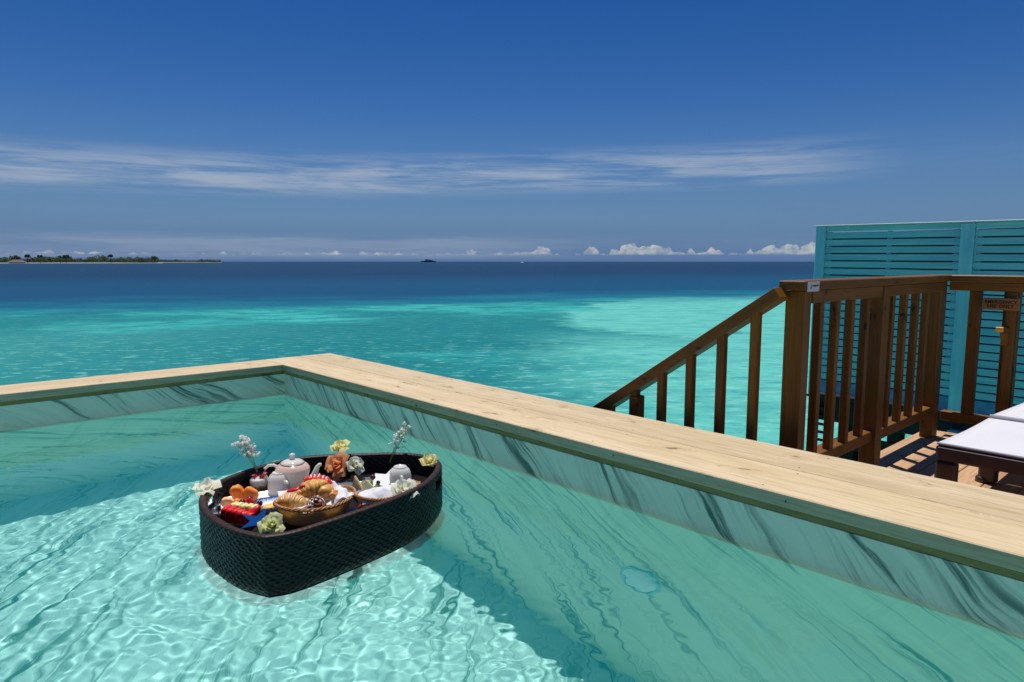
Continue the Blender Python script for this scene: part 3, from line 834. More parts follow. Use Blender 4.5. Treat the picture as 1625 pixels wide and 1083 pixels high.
# teapot
tx, ty, tz = 1.195, 2.672, ZI + .001
tp_ = empty('teapot', (tx, ty, tz), 'white and cream teapot with a pink shoulder band, lid on and spout to the right', 'teapot')
prof = [(.001, 0), (.040, 0), (.044, .003), (.050, .020), (.060, .050), (.067, .075), (.0700, .088), (.0690, .098)]
put('body', vmesh('body', lathe(prof, 48, False), creamg), tp_, local=True)
put('pink_band', vmesh('pink_band', lathe([(.0690, .098), (.0630, .108), (.0550, .1145), (.0485, .1175)], 48, False), pinkg), tp_, local=True)
put('lid_line', vmesh('lid_line', lathe([(.0492, .1165), (.0496, .1195), (.0475, .1205)], 48, False), gold), tp_, local=True)
lid = put('lid', vmesh('lid', lathe([(.0476, .1185), (.0470, .1225), (.038, .1290), (.024, .1335), (.011, .1355), (.0075, .139), (.0085, .143), (.0115, .147), (.0120, .152), (.0095, .158), (.004, .1605), (.0005, .161)], 40, False), ceram), tp_, local=True)
ca, sa = .738, -.674   # camera-right direction
def rp(u, z, w_=0): return (ca * u - sa * w_ * -1 * 0 + w_ * .674, sa * u + w_ * .738, z)
sp_ = [rp(.050, .030), rp(.072, .040), (ca * .088, sa * .088, .060), (ca * .096, sa * .096, .082), (ca * .104, sa * .104, .102), (ca * .114, sa * .114, .112), (ca * .120, sa * .120, .1125)]
put('spout', vmesh('spout', tube(sp_, [.021, .019, .015, .0115, .009, .0075, .0068], 14), ceram), tp_, local=True)
hd = [(-ca * u, -sa * u, z) for u, z in ((.060, .100), (.080, .110), (.100, .108), (.116, .095), (.120, .076), (.112, .056), (.096, .040), (.078, .034), (.056, .040))]
put('handle', vmesh('handle', tube(hd, [.0065, .0062, .006, .006, .006, .006, .006, .006, .006], 10), ceram), tp_, local=True)

def translucent(m, f):
    n = NT(m.node_tree); b = m.node_tree.nodes['Principled BSDF']; inp = b.inputs['Base Color']
    tr_ = n.n('ShaderNodeBsdfTranslucent', {'Color': inp.links[0].from_socket if inp.links else tuple(inp.default_value)})
    ms_ = n.n('ShaderNodeMixShader', {0: f, 1: b.outputs[0], 2: tr_.outputs[0]}); n.link(ms_.outputs[0], m.node_tree.nodes['Material Output'].inputs[0])
translucent(ceram, .42); translucent(creamg, .45); translucent(pinkg, .40)
def cup(x, y, label, hx, hy, tea=True):
    c = empty('teacup', (x, y, ZI + .001), label, 'cup', 'upturned white cups')
    pr = [(.0445, 0), (.0462, .002), (.0465, .020), (.0462, .045), (.0445, .066), (.0395, .080), (.0320, .0885), (.0270, .0915), (.0268, .0950), (.0245, .0955), (.0235, .0925), (.012, .0918), (.0005, .0916)]
    put('bowl', vmesh('bowl', lathe(pr, 40, False), ceram), c, local=True)
    put('foot_line', vmesh('foot_line', lathe([(.0272, .0915), (.0278, .0925), (.0270, .0933)], 32, False), plain('foot_grey', (.35, .36, .38), .4)), c, local=True)
    d = Vector((hx, hy, 0)).normalized()
    pts = [(d * u) + Vector((0, 0, z)) for u, z in ((.042, .064), (.056, .068), (.066, .060), (.067, .044), (.062, .028), (.050, .016), (.042, .016))]
    put('handle', vmesh('handle', tube(pts, [.0058, .0055, .0055, .0052, .005, .005, .005], 10), ceram), c, local=True)
cup(1.131, 2.662, 'upturned white cup standing just left in front of the teapot', .1, -1)
cup(1.545, 2.395, 'upturned white cup at the right end of the tray', -.35, -.7)

# glass of yoghurt
gx_, gy_ = 1.080, 2.752
gl_ = empty('yoghurt_glass', (gx_, gy_, ZI + .001), 'clear glass of layered yoghurt topped with red strawberry pieces', 'glass')
glass = bpy.data.materials.new('thin_glass'); glass.use_nodes = True
_g = NT(glass.node_tree); glass.node_tree.nodes.remove(glass.node_tree.nodes['Principled BSDF'])
_mx = _g.n('ShaderNodeMixShader', {0: _g.m('ADD', .03, _g.m('MULTIPLY', _g.m('POWER', _g.n('ShaderNodeLayerWeight', {'Blend': .5}).outputs['Facing'], 3.0), .45)), 1: _g.n('ShaderNodeBsdfTransparent', {'Color': (.95, .96, .96, 1)}).outputs[0], 2: _g.n('ShaderNodeBsdfGlossy', {'Roughness': .03}).outputs[0]})
_g.link(_mx.outputs[0], glass.node_tree.nodes['Material Output'].inputs[0])
put('tumbler', vmesh('tumbler', lathe([(.001, 0), (.032, 0), (.034, .003), (.036, .078), (.0345, .078), (.0325, .008), (.001, .006)], 36, False), glass), gl_, local=True)
def yog():
    m, n, b = newmat('layered_yoghurt')
    t = n.n('ShaderNodeTexCoord').outputs['Object']; z = n.n('ShaderNodeSeparateXYZ', {0: t}).outputs[2]
    nz = n.noise(t, 75.0, 4)
    lay = n.ss(n.m('ADD', z, n.m('MULTIPLY', n.m('SUBTRACT', nz, .5), .03)), .026, .036)
    gran = n.mix(n.ss(n.noise(t, 160.0, 3), .4, .6), (.17, .09, .04), (.40, .28, .16))
    n.link(n.mix(lay, gran, (.93, .90, .84)), b.inputs['Base Color']); b.inputs['Roughness'].default_value = .5; translucent(m, .35); return m
put('yoghurt', vmesh('yoghurt', lathe([(.001, .007), (.0322, .008), (.0340, .055), (.030, .0595), (.015, .0615), (.0005, .062)], 30, False), yog()), gl_, local=True)
redf = plain('strawberry_red', (.62, .012, .018), .28, vary=.25, vscale=120, bump=.0006, bscale=260)
put('berry_piece', vmesh('berry_piece', lump(ball(.010, 12, 8, 1.5, .8, .7), .003, 90), redf), gl_, (-.010, .012, .068), (.3, .2, .4), local=True)
put('berry_piece', vmesh('berry_piece', tube([(0, -.004, 0), (.010, -.008, .008), (.024, -.016, .022)], [.0085, .0075, .003], 10), redf), gl_, (.004, -.010, .062), local=True)

# long white platter with the fruit
pl = empty('fruit_platter', (.965, 2.62, ZI), 'white rectangular platter carrying the cut fruit at the left end of the tray', 'plate')
def rect_plate(Lx, Ly, h, lip, rim):
    v, f = [], []; prof = [(1, h), (1 - .06, h - .001), (.90, .45 * h), (.80, .40 * h)]
    n_ = 40
    def sq(a, rx, ry):
        c, s = math.cos(a), math.sin(a); e = .32
        return (rx * math.copysign(abs(c) ** e, c), ry * math.copysign(abs(s) ** e, s))
    rings = [(lip * .86, 0), (1.0, h), (.975, h), (.90, h * .42), (.3, h * .38)]
    for k5, z in rings:
        for i in range(n_):
            x, y = sq(2 * math.pi * (i + .5) / n_, Lx / 2 * k5, Ly / 2 * k5); v.append((x, y, z))
    for j in range(len(rings) - 1):
        for i in range(n_):
            l = (i + 1) % n_; f.append((j * n_ + i, j * n_ + l, (j + 1) * n_ + l, (j + 1) * n_ + i))
    f.append(tuple(range(n_))[::-1]); f.append(tuple(range(4 * n_, 5 * n_)))
    return v, f
platm = plain('platter_white', (.84, .84, .82), .22)
o = put('dish', vmesh('dish', rect_plate(.295, .175, .022, 1, 0), platm), pl, (0, 0, .001), (0, 0, R(-14)), local=True)

# papaya
pap = plain('papaya_flesh', (.86, .27, .035), .30, vary=.18, vscale=60, sss=.15)
pap2 = plain('papaya_light', (.92, .46, .22), .34, vary=.15, vscale=60)
def wedge(r, w_, th, arc=1.1):
    v, f = [], []; n_ = 10
    for i in range(n_ + 1):
        a = -arc / 2 + arc * i / n_
        for (rr, y) in ((r, -th / 2), (r, th / 2), (r - w_, th / 2), (r - w_, -th / 2)):
            v.append((rr * math.sin(a), y, rr * math.cos(a) - r + w_))
    for i in range(n_):
        for j in range(4):
            l = (j + 1) % 4; f.append((i * 4 + j, i * 4 + l, i * 4 + 4 + l, i * 4 + 4 + j))
    f.append((0, 3, 2, 1)); f.append((n_ * 4, n_ * 4 + 1, n_ * 4 + 2, n_ * 4 + 3))
    return v, f
def fruit(name, vf, mat, loc, rot, label, cat, group=None, smooth=True):
    o = put(name, vmesh(name, vf, mat, smooth), None, loc, rot)
    return tag(o, label, cat, group)
def lobe(r, h, sx, sy, sd_):
    return lump(ball(r, 18, 12, sx, sy, h / r / 2), r * .18, 1.2 / r, sd_)
# watermelon fan
wm = plain('watermelon_flesh', (.74, .022, .020), .25, vary=.25, vscale=90, sss=.1)
def slab_piece(L, h, th, sd_):
    bm = bmesh.new(); bmesh.ops.create_cube(bm, size=1); bmesh.ops.subdivide_edges(bm, edges=bm.edges[:], cuts=4, use_grid_fill=True)
    bmesh.ops.scale(bm, vec=(L, th, h), verts=bm.verts)
    for v_ in bm.verts:
        v_.co.x *= 1 - .30 * max(0, v_.co.z / h) ** 2
        v_.co += Vector((mnoise.noise(v_.co * 70 + Vector((sd_, 0, 0))), mnoise.noise(v_.co * 60 + Vector((0, sd_, 0))), mnoise.noise(v_.co * 50 + Vector((0, 0, sd_))))) * .0022
    me = bpy.data.meshes.new('piece'); bm.to_mesh(me); bm.free(); me.polygons.foreach_set('use_smooth', [True] * len(me.polygons)); return me
for i in range(6):
    me = slab_piece(.046 - .002 * i, .054 - .003 * i, .0165, i * 3.1); me.materials.append(wm)
    px_, py_ = .838 + .0105 * i, 2.480 - .0180 * i
    o = put('watermelon_slice', me, None, (px_ + .012, py_, -.916 - .001 * i), (R(5), R(4 + 2 * i), R(38 + 2 * i)))
    tag(o, 'red watermelon slice, ' + ('leftmost of the fan at the platter corner', 'second from the left in the fan', 'third from the left in the fan', 'fourth from the left, near the pineapple', 'fifth from the left, next to last of the fan', 'rightmost of the fan, beside the blue star')[i], 'watermelon', 'red watermelon slices')
def chunk(L, h, th, sd_, mat, loc, rot, label):
    me = slab_piece(L, h, th, sd_); me.materials.append(mat)
    for v_ in me.vertices:
        x, y, z = v_.co; k0 = 1 - .38 * abs(z / h * 2) ** 3; v_.co.x = x * k0; v_.co.y = y * (1 - .30 * abs(x / L * 2) ** 3) * (1 - .2 * abs(z / h * 2) ** 3)
        v_.co += Vector((mnoise.noise(v_.co * 38 + Vector((sd_, 0, 0))), 0, mnoise.noise(v_.co * 34 + Vector((0, sd_, 0))))) * .006
    tag(put('papaya_piece', me, None, loc, rot), label, 'papaya', 'orange papaya pieces')
chunk(.046, .070, .030, 1.3, pap, (.948, 2.630, -.902), (R(8), R(-12), R(-42)), 'tall upright orange papaya slice behind the grapes on the platter')
chunk(.058, .056, .030, 4.1, pap, (.985, 2.602, -.908), (R(-6), R(18), R(-42)), 'broad orange papaya slice leaning right of the tall slice')
chunk(.040, .036, .026, 7.7, pap2, (.898, 2.602, -.917), (R(14), R(-20), R(-42)), 'pale orange papaya piece at the left of the fruit')
chunk(.038, .030, .026, 9.9, pap, (.925, 2.570, -.920), (R(30), R(10), R(-30)), 'small deep orange papaya piece between watermelon and grapes')
pine = plain('pineapple_flesh', (.82, .70, .30), .4, vary=.25, vscale=80, bump=.0008, bscale=220)
for i in range(5):
    me = slab_piece(.036, .046, .013, 40 + i * 2.3); me.materials.append(pine)
    o = put('pineapple_slice', me, None, (.892 + .0110 * i, 2.512 - .0185 * i, -.916), (R(4), R(3), R(36)))
    tag(o, 'pale yellow pineapple slice, ' + ('leftmost of the row behind the watermelon', 'second from the left behind the watermelon', 'middle of the row behind the watermelon', 'fourth from the left, near the strawberries', 'rightmost of the row beside the upright strawberry')[i], 'pineapple', 'pale pineapple slices')
# strawberries
def strawberry(loc, rot, s, label):
    e = empty('strawberry', loc, label, 'strawberry', 'whole red strawberries'); e.rotation_euler = rot
    pr = [(.0005, -.5)] + [(.40 * math.sin(math.pi * t) ** .75 * (1.18 - .42 * t if t > .5 else .75 + .5 * t), -.5 + t) for t in np.linspace(.06, .94, 12)][::-1][::-1] + [(.0005, .5)]
    pr = [(.0005, -.52), (.10, -.47), (.19, -.36), (.27, -.20), (.34, -.02), (.385, .15), (.385, .28), (.32, .39), (.20, .44), (.0005, .45)]
    put('flesh', vmesh('flesh', ([(x * s, y * s, z * s) for x, y, z in lathe(pr, 20)[0]], lathe(pr, 20)[1]), redf), e, local=True)
    lv = []
    for i in range(7):
        a = 2 * math.pi * i / 7; c, s1 = math.cos(a), math.sin(a); tn = Vector((-s1, c, 0))
        b0 = Vector((c * .06, s1 * .06, .46)); m0 = Vector((c * .22, s1 * .22, .47)); e0 = Vector((c * .38, s1 * .38, .36))
        vv = [b0 + tn * .04, b0 - tn * .04, m0 - tn * .08, e0, m0 + tn * .08]
        lv.append(([tuple(p * s) for p in vv], [(0, 1, 2, 3, 4)]))
    put('calyx', vmesh('calyx', merge(*lv), M['leaf'], False), e, local=True)
M['leaf'] = plain('leaf_green', (.09, .20, .025), .5, vary=.3, vscale=100)
strawberry((.942, 2.492, -.905), (R(198), R(-14), 0), .060, 'upright red strawberry beside the grapes, point upward')
strawberry((.934, 2.424, -.912), (R(205), R(38), R(20)), .052, 'red strawberry leaning right behind the blue star')
grape = plain('dark_grape', (.075, .006, .022), .18, vary=.3, vscale=60, coat=.3)
for (p, s, lab) in (((.936, 2.553, -.914), .0125, 'dark red grape at the left, in front of the papaya'), ((.962, 2.546, -.908), .0135, 'largest dark grape behind the upright strawberry'), ((.983, 2.503, -.916), .0115, 'dark grape between the strawberry and the blue rimmed dish'), ((.950, 2.535, -.921), .010, 'small dark grape low between its neighbours on the platter')):
    fruit('grape', ball(s, 16, 12, 1, 1, 1.1), grape, p, (0, .4, 0), lab, 'grape', 'dark grapes on the platter')
stem = tube([(.985, 2.507, -.906), (.990, 2.502, -.893), (.984, 2.494, -.886), (.990, 2.490, -.880)], .0009, 6)
tag(put('bare_twig', vmesh('bare_twig', stem, plain('stem_dark', (.05, .04, .03), .6))), 'thin curling bare twig rising above the dark grapes', 'twig')

# blue star
star_m = plain('blue_felt', (.002, .040, .17), .9, spec=.1, vary=.12, vscale=40)
def star5(r1, r2, th, pts=5):
    v = []; 
    for s_ in (0, 1):
        for i in range(pts * 2):
            a = math.pi / 2 + math.pi * i / pts; r = r1 if i % 2 == 0 else r2
            v.append((r * math.cos(a), -th * s_, r * math.sin(a)))
    n_ = pts * 2
    f = [tuple(range(n_)), tuple(range(n_, 2 * n_))[::-1]] + [(i, i + n_, (i + 1) % n_ + n_, (i + 1) % n_) for i in range(n_)]
    return v, f
tag(put('blue_star', vmesh('blue_star', star5(.070, .028, .006), star_m, False), None, (.905, 2.322, -.915), (R(-76), R(8), R(-42))), 'flat dark blue star decoration propped inside the tray tip', 'star')

# square dish with butter
dish_m, dn, db = newmat('blue_rim_glaze')
tco = dn.n('ShaderNodeTexCoord').outputs['Object']; dz = dn.n('ShaderNodeSeparateXYZ', {0: tco})
hz = dn.m('ADD', dz.outputs[2], dn.m('MULTIPLY', dn.m('SUBTRACT', dn.noise(dn.mapv(tco, scale=(300, 300, 20)), 1.0, 2), .5), .018))
dn.link(dn.mix(dn.ss(hz, .010, .024), (.66, .70, .74), dn.mix(dn.ss(hz, .018, .027), (.12, .25, .62), (.012, .025, .12))), db.inputs['Base Color'])
db.inputs['Roughness'].default_value = .15
def square_dish(x, y, rot, Lx, Ly, label):
    e = empty('blue_rim_dish', (x, y, ZI), label, 'dish', 'blue rimmed square dishes')
    put('dish', vmesh('dish', rect_plate(Lx, Ly, .027, 1, 0), dish_m), e, (0, 0, .001), (0, 0, rot), local=True); return e
square_dish(1.055, 2.520, R(-14), .155, .135, 'square dish with a dark blue rim holding yellow butter left of the bread basket')
square_dish(1.385, 2.380, R(-10), .120, .095, 'dish with a streaky blue rim half hidden behind the smaller basket')
but = plain('butter_yellow', (.86, .48, .08), .45, vary=.2, vscale=70)
fruit('butter_curl', lump(ball(.026, 20, 12, 1.2, .8, .42), .007, 55, 3), but, (1.018, 2.492, -.934), (0, 0, .4), 'yellow butter curl lying in the square blue rimmed dish', 'butter')

# cane baskets
def cane_mat():
    m, n, b = newmat('yellow_cane')
    t = n.n('ShaderNodeTexCoord').outputs['Object']
    nz = n.noise(n.mapv(t, scale=(40, 40, 260)), 1.0, 3)
    n.link(n.mix(n.ss(nz, .32, .68), (.86, .56, .15), (.97, .76, .32)), b.inputs['Base Color'])
    b.inputs['Roughness'].default_value = .42; return m
cane = cane_mat()
translucent(cane, .35); cane_d = plain('brown_cane', (.46, .22, .08), .45, vary=.35, vscale=120)
def basket(name, x, y, z0, rot, a, b_, h, label, nst=46):
    e = empty(name, (x, y, z0), label, 'basket', 'cane bread baskets'); e.rotation_euler = (0, 0, rot)
    n_ = nst * 6; rows = max(4, int(h / .0052)); nz = rows * 4; v, f = [], []
    def rad(i, t):  # t 0 bottom 1 top
        ang_ = 2 * math.pi * i / n_; k6 = .74 + .26 * t ** .8
        return ang_, a * k6, b_ * k6
    for j in range(nz + 1):
        t = j / nz; r_ = t * rows; ri = int(r_); fr_ = r_ - ri; prof = math.sqrt(max(0, 1 - (2 * fr_ - 1) ** 2))
        for i in range(n_):
            ang_, A, B = rad(i, t); ph = math.sin(math.pi * i / 6 + math.pi * ri)
            g = 1 + (.0016 * (.3 + .7 * ph) * prof) / a
            lift = .012 * (math.cos(ang_) ** 2) * t
            v.append((A * g * math.cos(ang_), B * g * math.sin(ang_), t * h + lift))
    for j in range(nz):
        for i in range(n_):
            l = (i + 1) % n_; f.append((j * n_ + i, j * n_ + l, (j + 1) * n_ + l, (j + 1) * n_ + i))
    o = len(v)
    for j in range(6):
        t = 1 - j / 5
        for i in range(n_):
            ang_, A, B = rad(i, t); lift = .012 * (math.cos(ang_) ** 2) * t
            v.append(((A - .004) * math.cos(ang_), (B - .004) * math.sin(ang_), .003 + t * (h - .003) + lift))
    for j in range(5):
        for i in range(n_):
            l = (i + 1) % n_; f.append((o + j * n_ + i, o + j * n_ + l, o + (j + 1) * n_ + l, o + (j + 1) * n_ + i))
    f.append(tuple(o + 5 * n_ + i for i in range(n_)))
    tag(put('woven_side', vmesh('woven_side', (v, f), cane), e, local=True), kind='stuff')
    for s_ in (0, 1, 2):
        path = []
        for i in range(241):
            ang_ = 2 * math.pi * i / 240; ph = ang_ * 17 + s_ * 2.094
            A = a + .0045 * math.cos(ph); B = b_ + .0045 * math.cos(ph)
            path.append((A * math.cos(ang_), B * math.sin(ang_), h + .012 * math.cos(ang_) ** 2 + .0045 * math.sin(ph)))
        put('braid_strand', vmesh('braid_strand', tube(path, .0030, 6), cane_d), e, local=True)
    return e
basket('bread_basket', 1.130, 2.335, ZI + .001, R(-3), .150, .108, .064, 'larger oval cane bread basket piled with croissants in the middle of the tray')
basket('bread_basket', 1.345, 2.225, ZI + .018, R(-14), .098, .062, .046, 'smaller cane basket with a white napkin, right of the croissant basket', 32)

# napkins
cloth = plain('white_linen', (.86, .86, .88), .8, vary=.04, vscale=12); translucent(cloth, .3)
def napkin(name, cx_, cy_, rx_, ry_, zfun, amp, seed, label, rot=0):
    nx = 46; v, f = [], []
    for i in range(nx + 1):
        for j in range(nx + 1):
            u, w_ = i / nx * 2 - 1, j / nx * 2 - 1
            p = Vector((u * 1.7 + seed, w_ * 1.7, seed))
            fold = abs(mnoise.noise(p * .9)) * 1.7 + abs(mnoise.noise(p * 1.9)) * .45
            dx = mnoise.noise(p * 1.1 + Vector((9, 0, 0))) * .16; dy = mnoise.noise(p * 1.1 + Vector((0, 9, 0))) * .16
            v.append(((u + dx) * rx_, (w_ + dy) * ry_, zfun(u, w_) + amp * (fold - .4)))
    for i in range(nx):
        for j in range(nx): a = i * (nx + 1) + j; f.append((a, a + nx + 1, a + nx + 2, a + 1))
    o = put(name, vmesh(name, (v, f), cloth), None, (cx_, cy_, 0), (0, 0, rot)); 
    sm_ = o.modifiers.new('thickness', 'SOLIDIFY'); sm_.thickness = .0012
    return tag(o, label, 'napkin', 'white linen napkins')
def nz1(u, w_):
    r = math.sqrt(u * u + w_ * w_); z = -.945 + .046 * min(1.2, r) ** 2
    return z + .016 * max(0, w_)
napkin('napkin', 1.135, 2.340, .118, .088, nz1, .008, 3.1, 'white linen napkin lining the larger basket under the croissants')
def nz3(u, w_): return -.889 + .026 * (1 - u * u) * (1 - w_ * w_) - .012 * abs(w_)
napkin('napkin', 1.222, 2.318, .030, .072, lambda u, w_: -.893 + .030 * (1 - u * u * .8) - .012 * w_ * w_, .010, 8.3, 'crumpled white napkin fold heaped at the right end of the larger basket', R(-20))
napkin('napkin', 1.342, 2.228, .088, .056, nz3, .009, 14.7, 'white napkin bunched over the smaller basket', R(-14))

# pastries
def pastry_mat(name, lo, hi, sc_=1.0):
    m, n, b = newmat(name)
    t = n.n('ShaderNodeTexCoord').outputs['Object']
    a = n.noise(t, 38.0 * sc_, 5, .6); f1 = n.noise(n.mapv(t, scale=(260, 40, 40)), 1.0, 3)
    c = n.mix(n.ss(a, .33, .68), lo, hi); c = n.mix(n.ss(f1, .5, .75, 0, .45), c, tuple(x * .45 for x in lo))
    n.link(c, b.inputs['Base Color']); b.inputs['Roughness'].default_value = .38; b.inputs['Specular IOR Level'].default_value = .5
    bn = n.n('ShaderNodeBump', {'Strength': .6, 'Distance': .0012, 'Height': f1}); n.link(bn.outputs[0], b.inputs['Normal'])
    return m
crust = pastry_mat('golden_crust', (.56, .23, .040), (.82, .47, .12))
crust2 = pastry_mat('brown_crust', (.32, .12, .03), (.60, .28, .07))
def croissant(Lc, Rm, bend, ridges, seed):
    v, f = [], []; n_ = 20; m_ = ridges * 9
    for i in range(m_ + 1):
        t = i / m_; a = (t - .5) * bend; rc = Lc / bend
        c = Vector((rc * math.sin(a), rc * (math.cos(a) - 1), 0))
        tw = (t - .5) * ridges; fr_ = abs(tw) % 1.0
        r = Rm * (math.sin(math.pi * min(max(t, .02), .98)) ** .62) * (.84 + .20 * (1 - fr_) ** .5)
        nrm = Vector((math.sin(a), math.cos(a), 0))
        for j in range(n_):
            b = 2 * math.pi * j / n_; rr = r * (1 + .07 * mnoise.noise(Vector((t * 9 + seed, math.cos(b) * 2, math.sin(b) * 2))))
            p = c + nrm * math.cos(b) * rr + Vector((0, 0, math.sin(b) * rr * .82)); v.append(tuple(p))
    for i in range(m_):
        for j in range(n_):
            l = (j + 1) % n_; f.append((i * n_ + j, i * n_ + l, (i + 1) * n_ + l, (i + 1) * n_ + j))
    f.append(tuple(range(n_))); f.append(tuple(range(m_ * n_, (m_ + 1) * n_))[::-1])
    return v, f
icing = plain('sugar_icing', (.86, .84, .80), .5)
def stripes_on(vf, mat, parent, n_, Lc, Rm, bend, name='icing_stripe', w_=.0016, j0=2, j1=9):
    V, _ = vf; m_ = len(V) // 20
    for k7 in range(n_):
        i = int(m_ * (.22 + .56 * k7 / max(1, n_ - 1)))
        path = [Vector(V[i * 20 + j]) * 1.0 + Vector((0, 0, .0012)) for j in range(j0, j1)]
        put(name, vmesh(name, tube(path, w_, 6), mat), parent, local=True)
def cro(loc, rot, args, mat, label, stripes=None):
    e = empty('croissant', loc, label, 'croissant', 'croissants in the basket'); e.rotation_euler = rot
    vf = croissant(*args); put('crust', vmesh('crust', vf, mat), e, local=True)
    if stripes: stripes_on(vf, stripes[0], e, stripes[1], *args[:3], w_=stripes[2])
    return e
cro((1.040, 2.340, -.876), (R(8), R(6), R(-38)), (.118, .034, 1.2, 6, 1.0), crust, 'golden croissant dusted with sugar at the left end of the basket', (icing, 4, .0016))
cro((1.122, 2.360, -.852), (R(-6), R(-12), R(-5)), (.135, .038, .9, 8, 5.0), crust, 'large plain golden croissant on top of the basket pile')
cro((1.185, 2.420, -.850), (R(-4), R(10), R(-34)), (.112, .029, .8, 6, 9.0), plain('red_glazed_crust', (.74, .035, .03), .25, vary=.2, vscale=50), 'croissant glazed red with white stripes at the back of the basket', (icing, 5, .0022))
fruit('bread_roll', lump(ball(.035, 22, 14, 1.15, .95, .85), .004, 40, 6), crust, (1.170, 2.335, -.870), (0, .2, .5), 'round golden bread roll right of the large croissant', 'bread roll')
fruit('nut_pastry', lump(ball(.022, 22, 14, 1.2, .8, .8), .009, 60, 2), pastry_mat('nutty_crust', (.50, .16, .03), (.74, .34, .10), 2.5), (1.190, 2.305, -.880), (0, .2, .5), 'small rough orange brown pastry against the napkin', 'pastry')
# chocolate swirl
ch = empty('chocolate_swirl', (1.098, 2.272, -.884), 'glossy chocolate swirl pastry with pale crumbs at the front of the basket', 'pastry'); ch.rotation_euler = (R(24), R(6), R(-20))
choc = plain('chocolate_dough', (.12, .035, .016), .22, vary=.5, vscale=60, coat=.2)
path = []; rad_ = []
for i in range(120):
    t = i / 119; a = t * 4.6 * math.pi; r = .004 + .034 * t; path.append((r * math.cos(a), r * math.sin(a), .010 - .016 * t)); rad_.append(.0068)
put('swirl', vmesh('swirl', tube(path, rad_, 10, 1.5), choc), ch, local=True)
put('outer_crust', vmesh('outer_crust', lump(ball(.040, 24, 10, 1, 1, .30), .003, 50), crust2), ch, (0, 0, -.010), local=True)
crumb_m = plain('nut_crumbs', (.74, .56, .36), .6)
rnd = random.Random(5)
vf = merge(*[shift(lump(ball(.0055 * rnd.uniform(.6, 1.1), 8, 6), .002, 200, i), (rnd.uniform(-.022, .020), rnd.uniform(-.006, .026), .014)) for i in range(9)])
put('crumbs', vmesh('crumbs', vf, crumb_m), ch, local=True)
vf = shift(lump(ball(.012, 12, 8, 2.1, .8, .5), .003, 90), (0, 0, 0))
fruit('strawberry_slice', vf, redf, (1.050, 2.352, -.840), (R(10), R(-14), R(-36)), 'long red strawberry slice lying on the sugared croissant', 'strawberry slice')
fruit('strawberry_slice', lump(ball(.010, 12, 8, 1.3, .8, .7), .003, 90, 4), redf, (1.086, 2.352, -.834), (R(10), R(-20), R(-30)), 'short red strawberry slice against the large croissant', 'strawberry slice')
vf = merge(*[shift(lump(ball(.004 * rnd.uniform(.6, 1.2), 8, 6), .0015, 200, i), p) for i, p in enumerate(((1.035, 2.235, -.893), (1.042, 2.232, -.893), (1.052, 2.229, -.894), (1.066, 2.232, -.892)))])
tag(put('crumbs', vmesh('crumbs', vf, crumb_m)), 'pale pastry crumbs on the front rim of the larger basket', 'crumbs')

# slate, cards, cut melon
slate = plain('slate_grey', (.11, .115, .13), .45, vary=.15, vscale=20)
tag(put('slate_tray', box_mesh(.235, .120, .010, slate, .003), None, (1.455, 2.535, -.948), (0, 0, R(-14))), 'dark grey slate slab lying flat in the middle back of the tray', 'slate')
paper = plain('white_card', (.85, .85, .87), .6)
cd = empty('folded_card', (1.470, 2.425, -.925), 'white folded paper card with a dark pen mark beside the cut melon', 'card'); cd.rotation_euler = (R(38), R(4), R(-44))
put('sheet', box_mesh(.070, .090, .0012, paper, 0), cd, local=True)
tipm = mesh('flap', [(.010, .045, .0), (.035, .045, 0), (.034, .078, .006)], [(0, 1, 2)], paper); put('flap', tipm, cd, local=True)
put('pen_mark', vmesh('pen_mark', tube([(-.010, -.018, .0012), (0, -.014, .0012), (.010, -.015, .0012), (.012, -.022, .0012), (.006, -.028, .0012)], .0012, 5), plain('pen_ink', (.02, .02, .03), .5)), cd, local=True)
tag(put('paper_scrap', mesh('paper_scrap', [(1.428, 2.548, -.9425), (1.444, 2.552, -.9425), (1.447, 2.540, -.9415), (1.434, 2.536, -.9425)], [(0, 1, 2, 3)], paper)), 'tiny white paper scrap lying on the grey slate', 'paper')
mel = plain('melon_flesh', (.84, .66, .26), .4, vary=.22, vscale=70); green = plain('green_flesh', (.46, .60, .12), .4, vary=.25, vscale=60)
def tri_wedge(L, h, th):
    return prism([(-L / 2, 0), (L / 2, 0), (L * -.28, h)], -th / 2, th / 2)
def bmw(vf, mat, name):
    me = vmesh(name, vf, mat, False); bm = bmesh.new(); bm.from_mesh(me); bmesh.ops.bevel(bm, geom=bm.edges[:], offset=.003, segments=2, affect='EDGES'); bm.to_mesh(me); bm.free(); return me
o = put('melon_wedge', bmw(tri_wedge(.060, .062, .016), mel, 'melon_wedge'), None, (1.372, 2.445, -.940), (R(-12), 0, R(-48))); tag(o, 'upright yellow melon wedge at the left of the small fruit heap', 'melon', 'melon wedges')
o = put('melon_wedge', bmw(tri_wedge(.075, .045, .016), plain('pale_melon', (.80, .70, .42), .4, vary=.2, vscale=70), 'melon_wedge'), None, (1.402, 2.405, -.938), (R(-10), R(8), R(-40))); tag(o, 'low pale melon wedge leaning right in the small fruit heap', 'melon', 'melon wedges')
fruit('kiwi_piece', lump(ball(.020, 16, 10, 1.2, .8, .7), .004, 60), green, (1.418, 2.440, -.920), (0, .2, 0), 'green kiwi piece behind the melon wedges', 'kiwi')
fruit('green_grape', ball(.011, 14, 10), plain('green_grape', (.42, .55, .10), .2), (1.440, 2.405, -.925), (0, 0, 0), 'pale green grape at the right of the melon wedges', 'grape')
fruit('single_grape', ball(.0115, 16, 12), grape, (1.433, 2.430, -.893), (0, 0, 0), 'single dark grape on top of the small fruit heap', 'grape')
fruit('small_grape', ball(.009, 14, 10), grape, (1.440, 2.400, -.910), (0, 0, 0), 'smaller dark grape lower right on the fruit heap', 'grape')
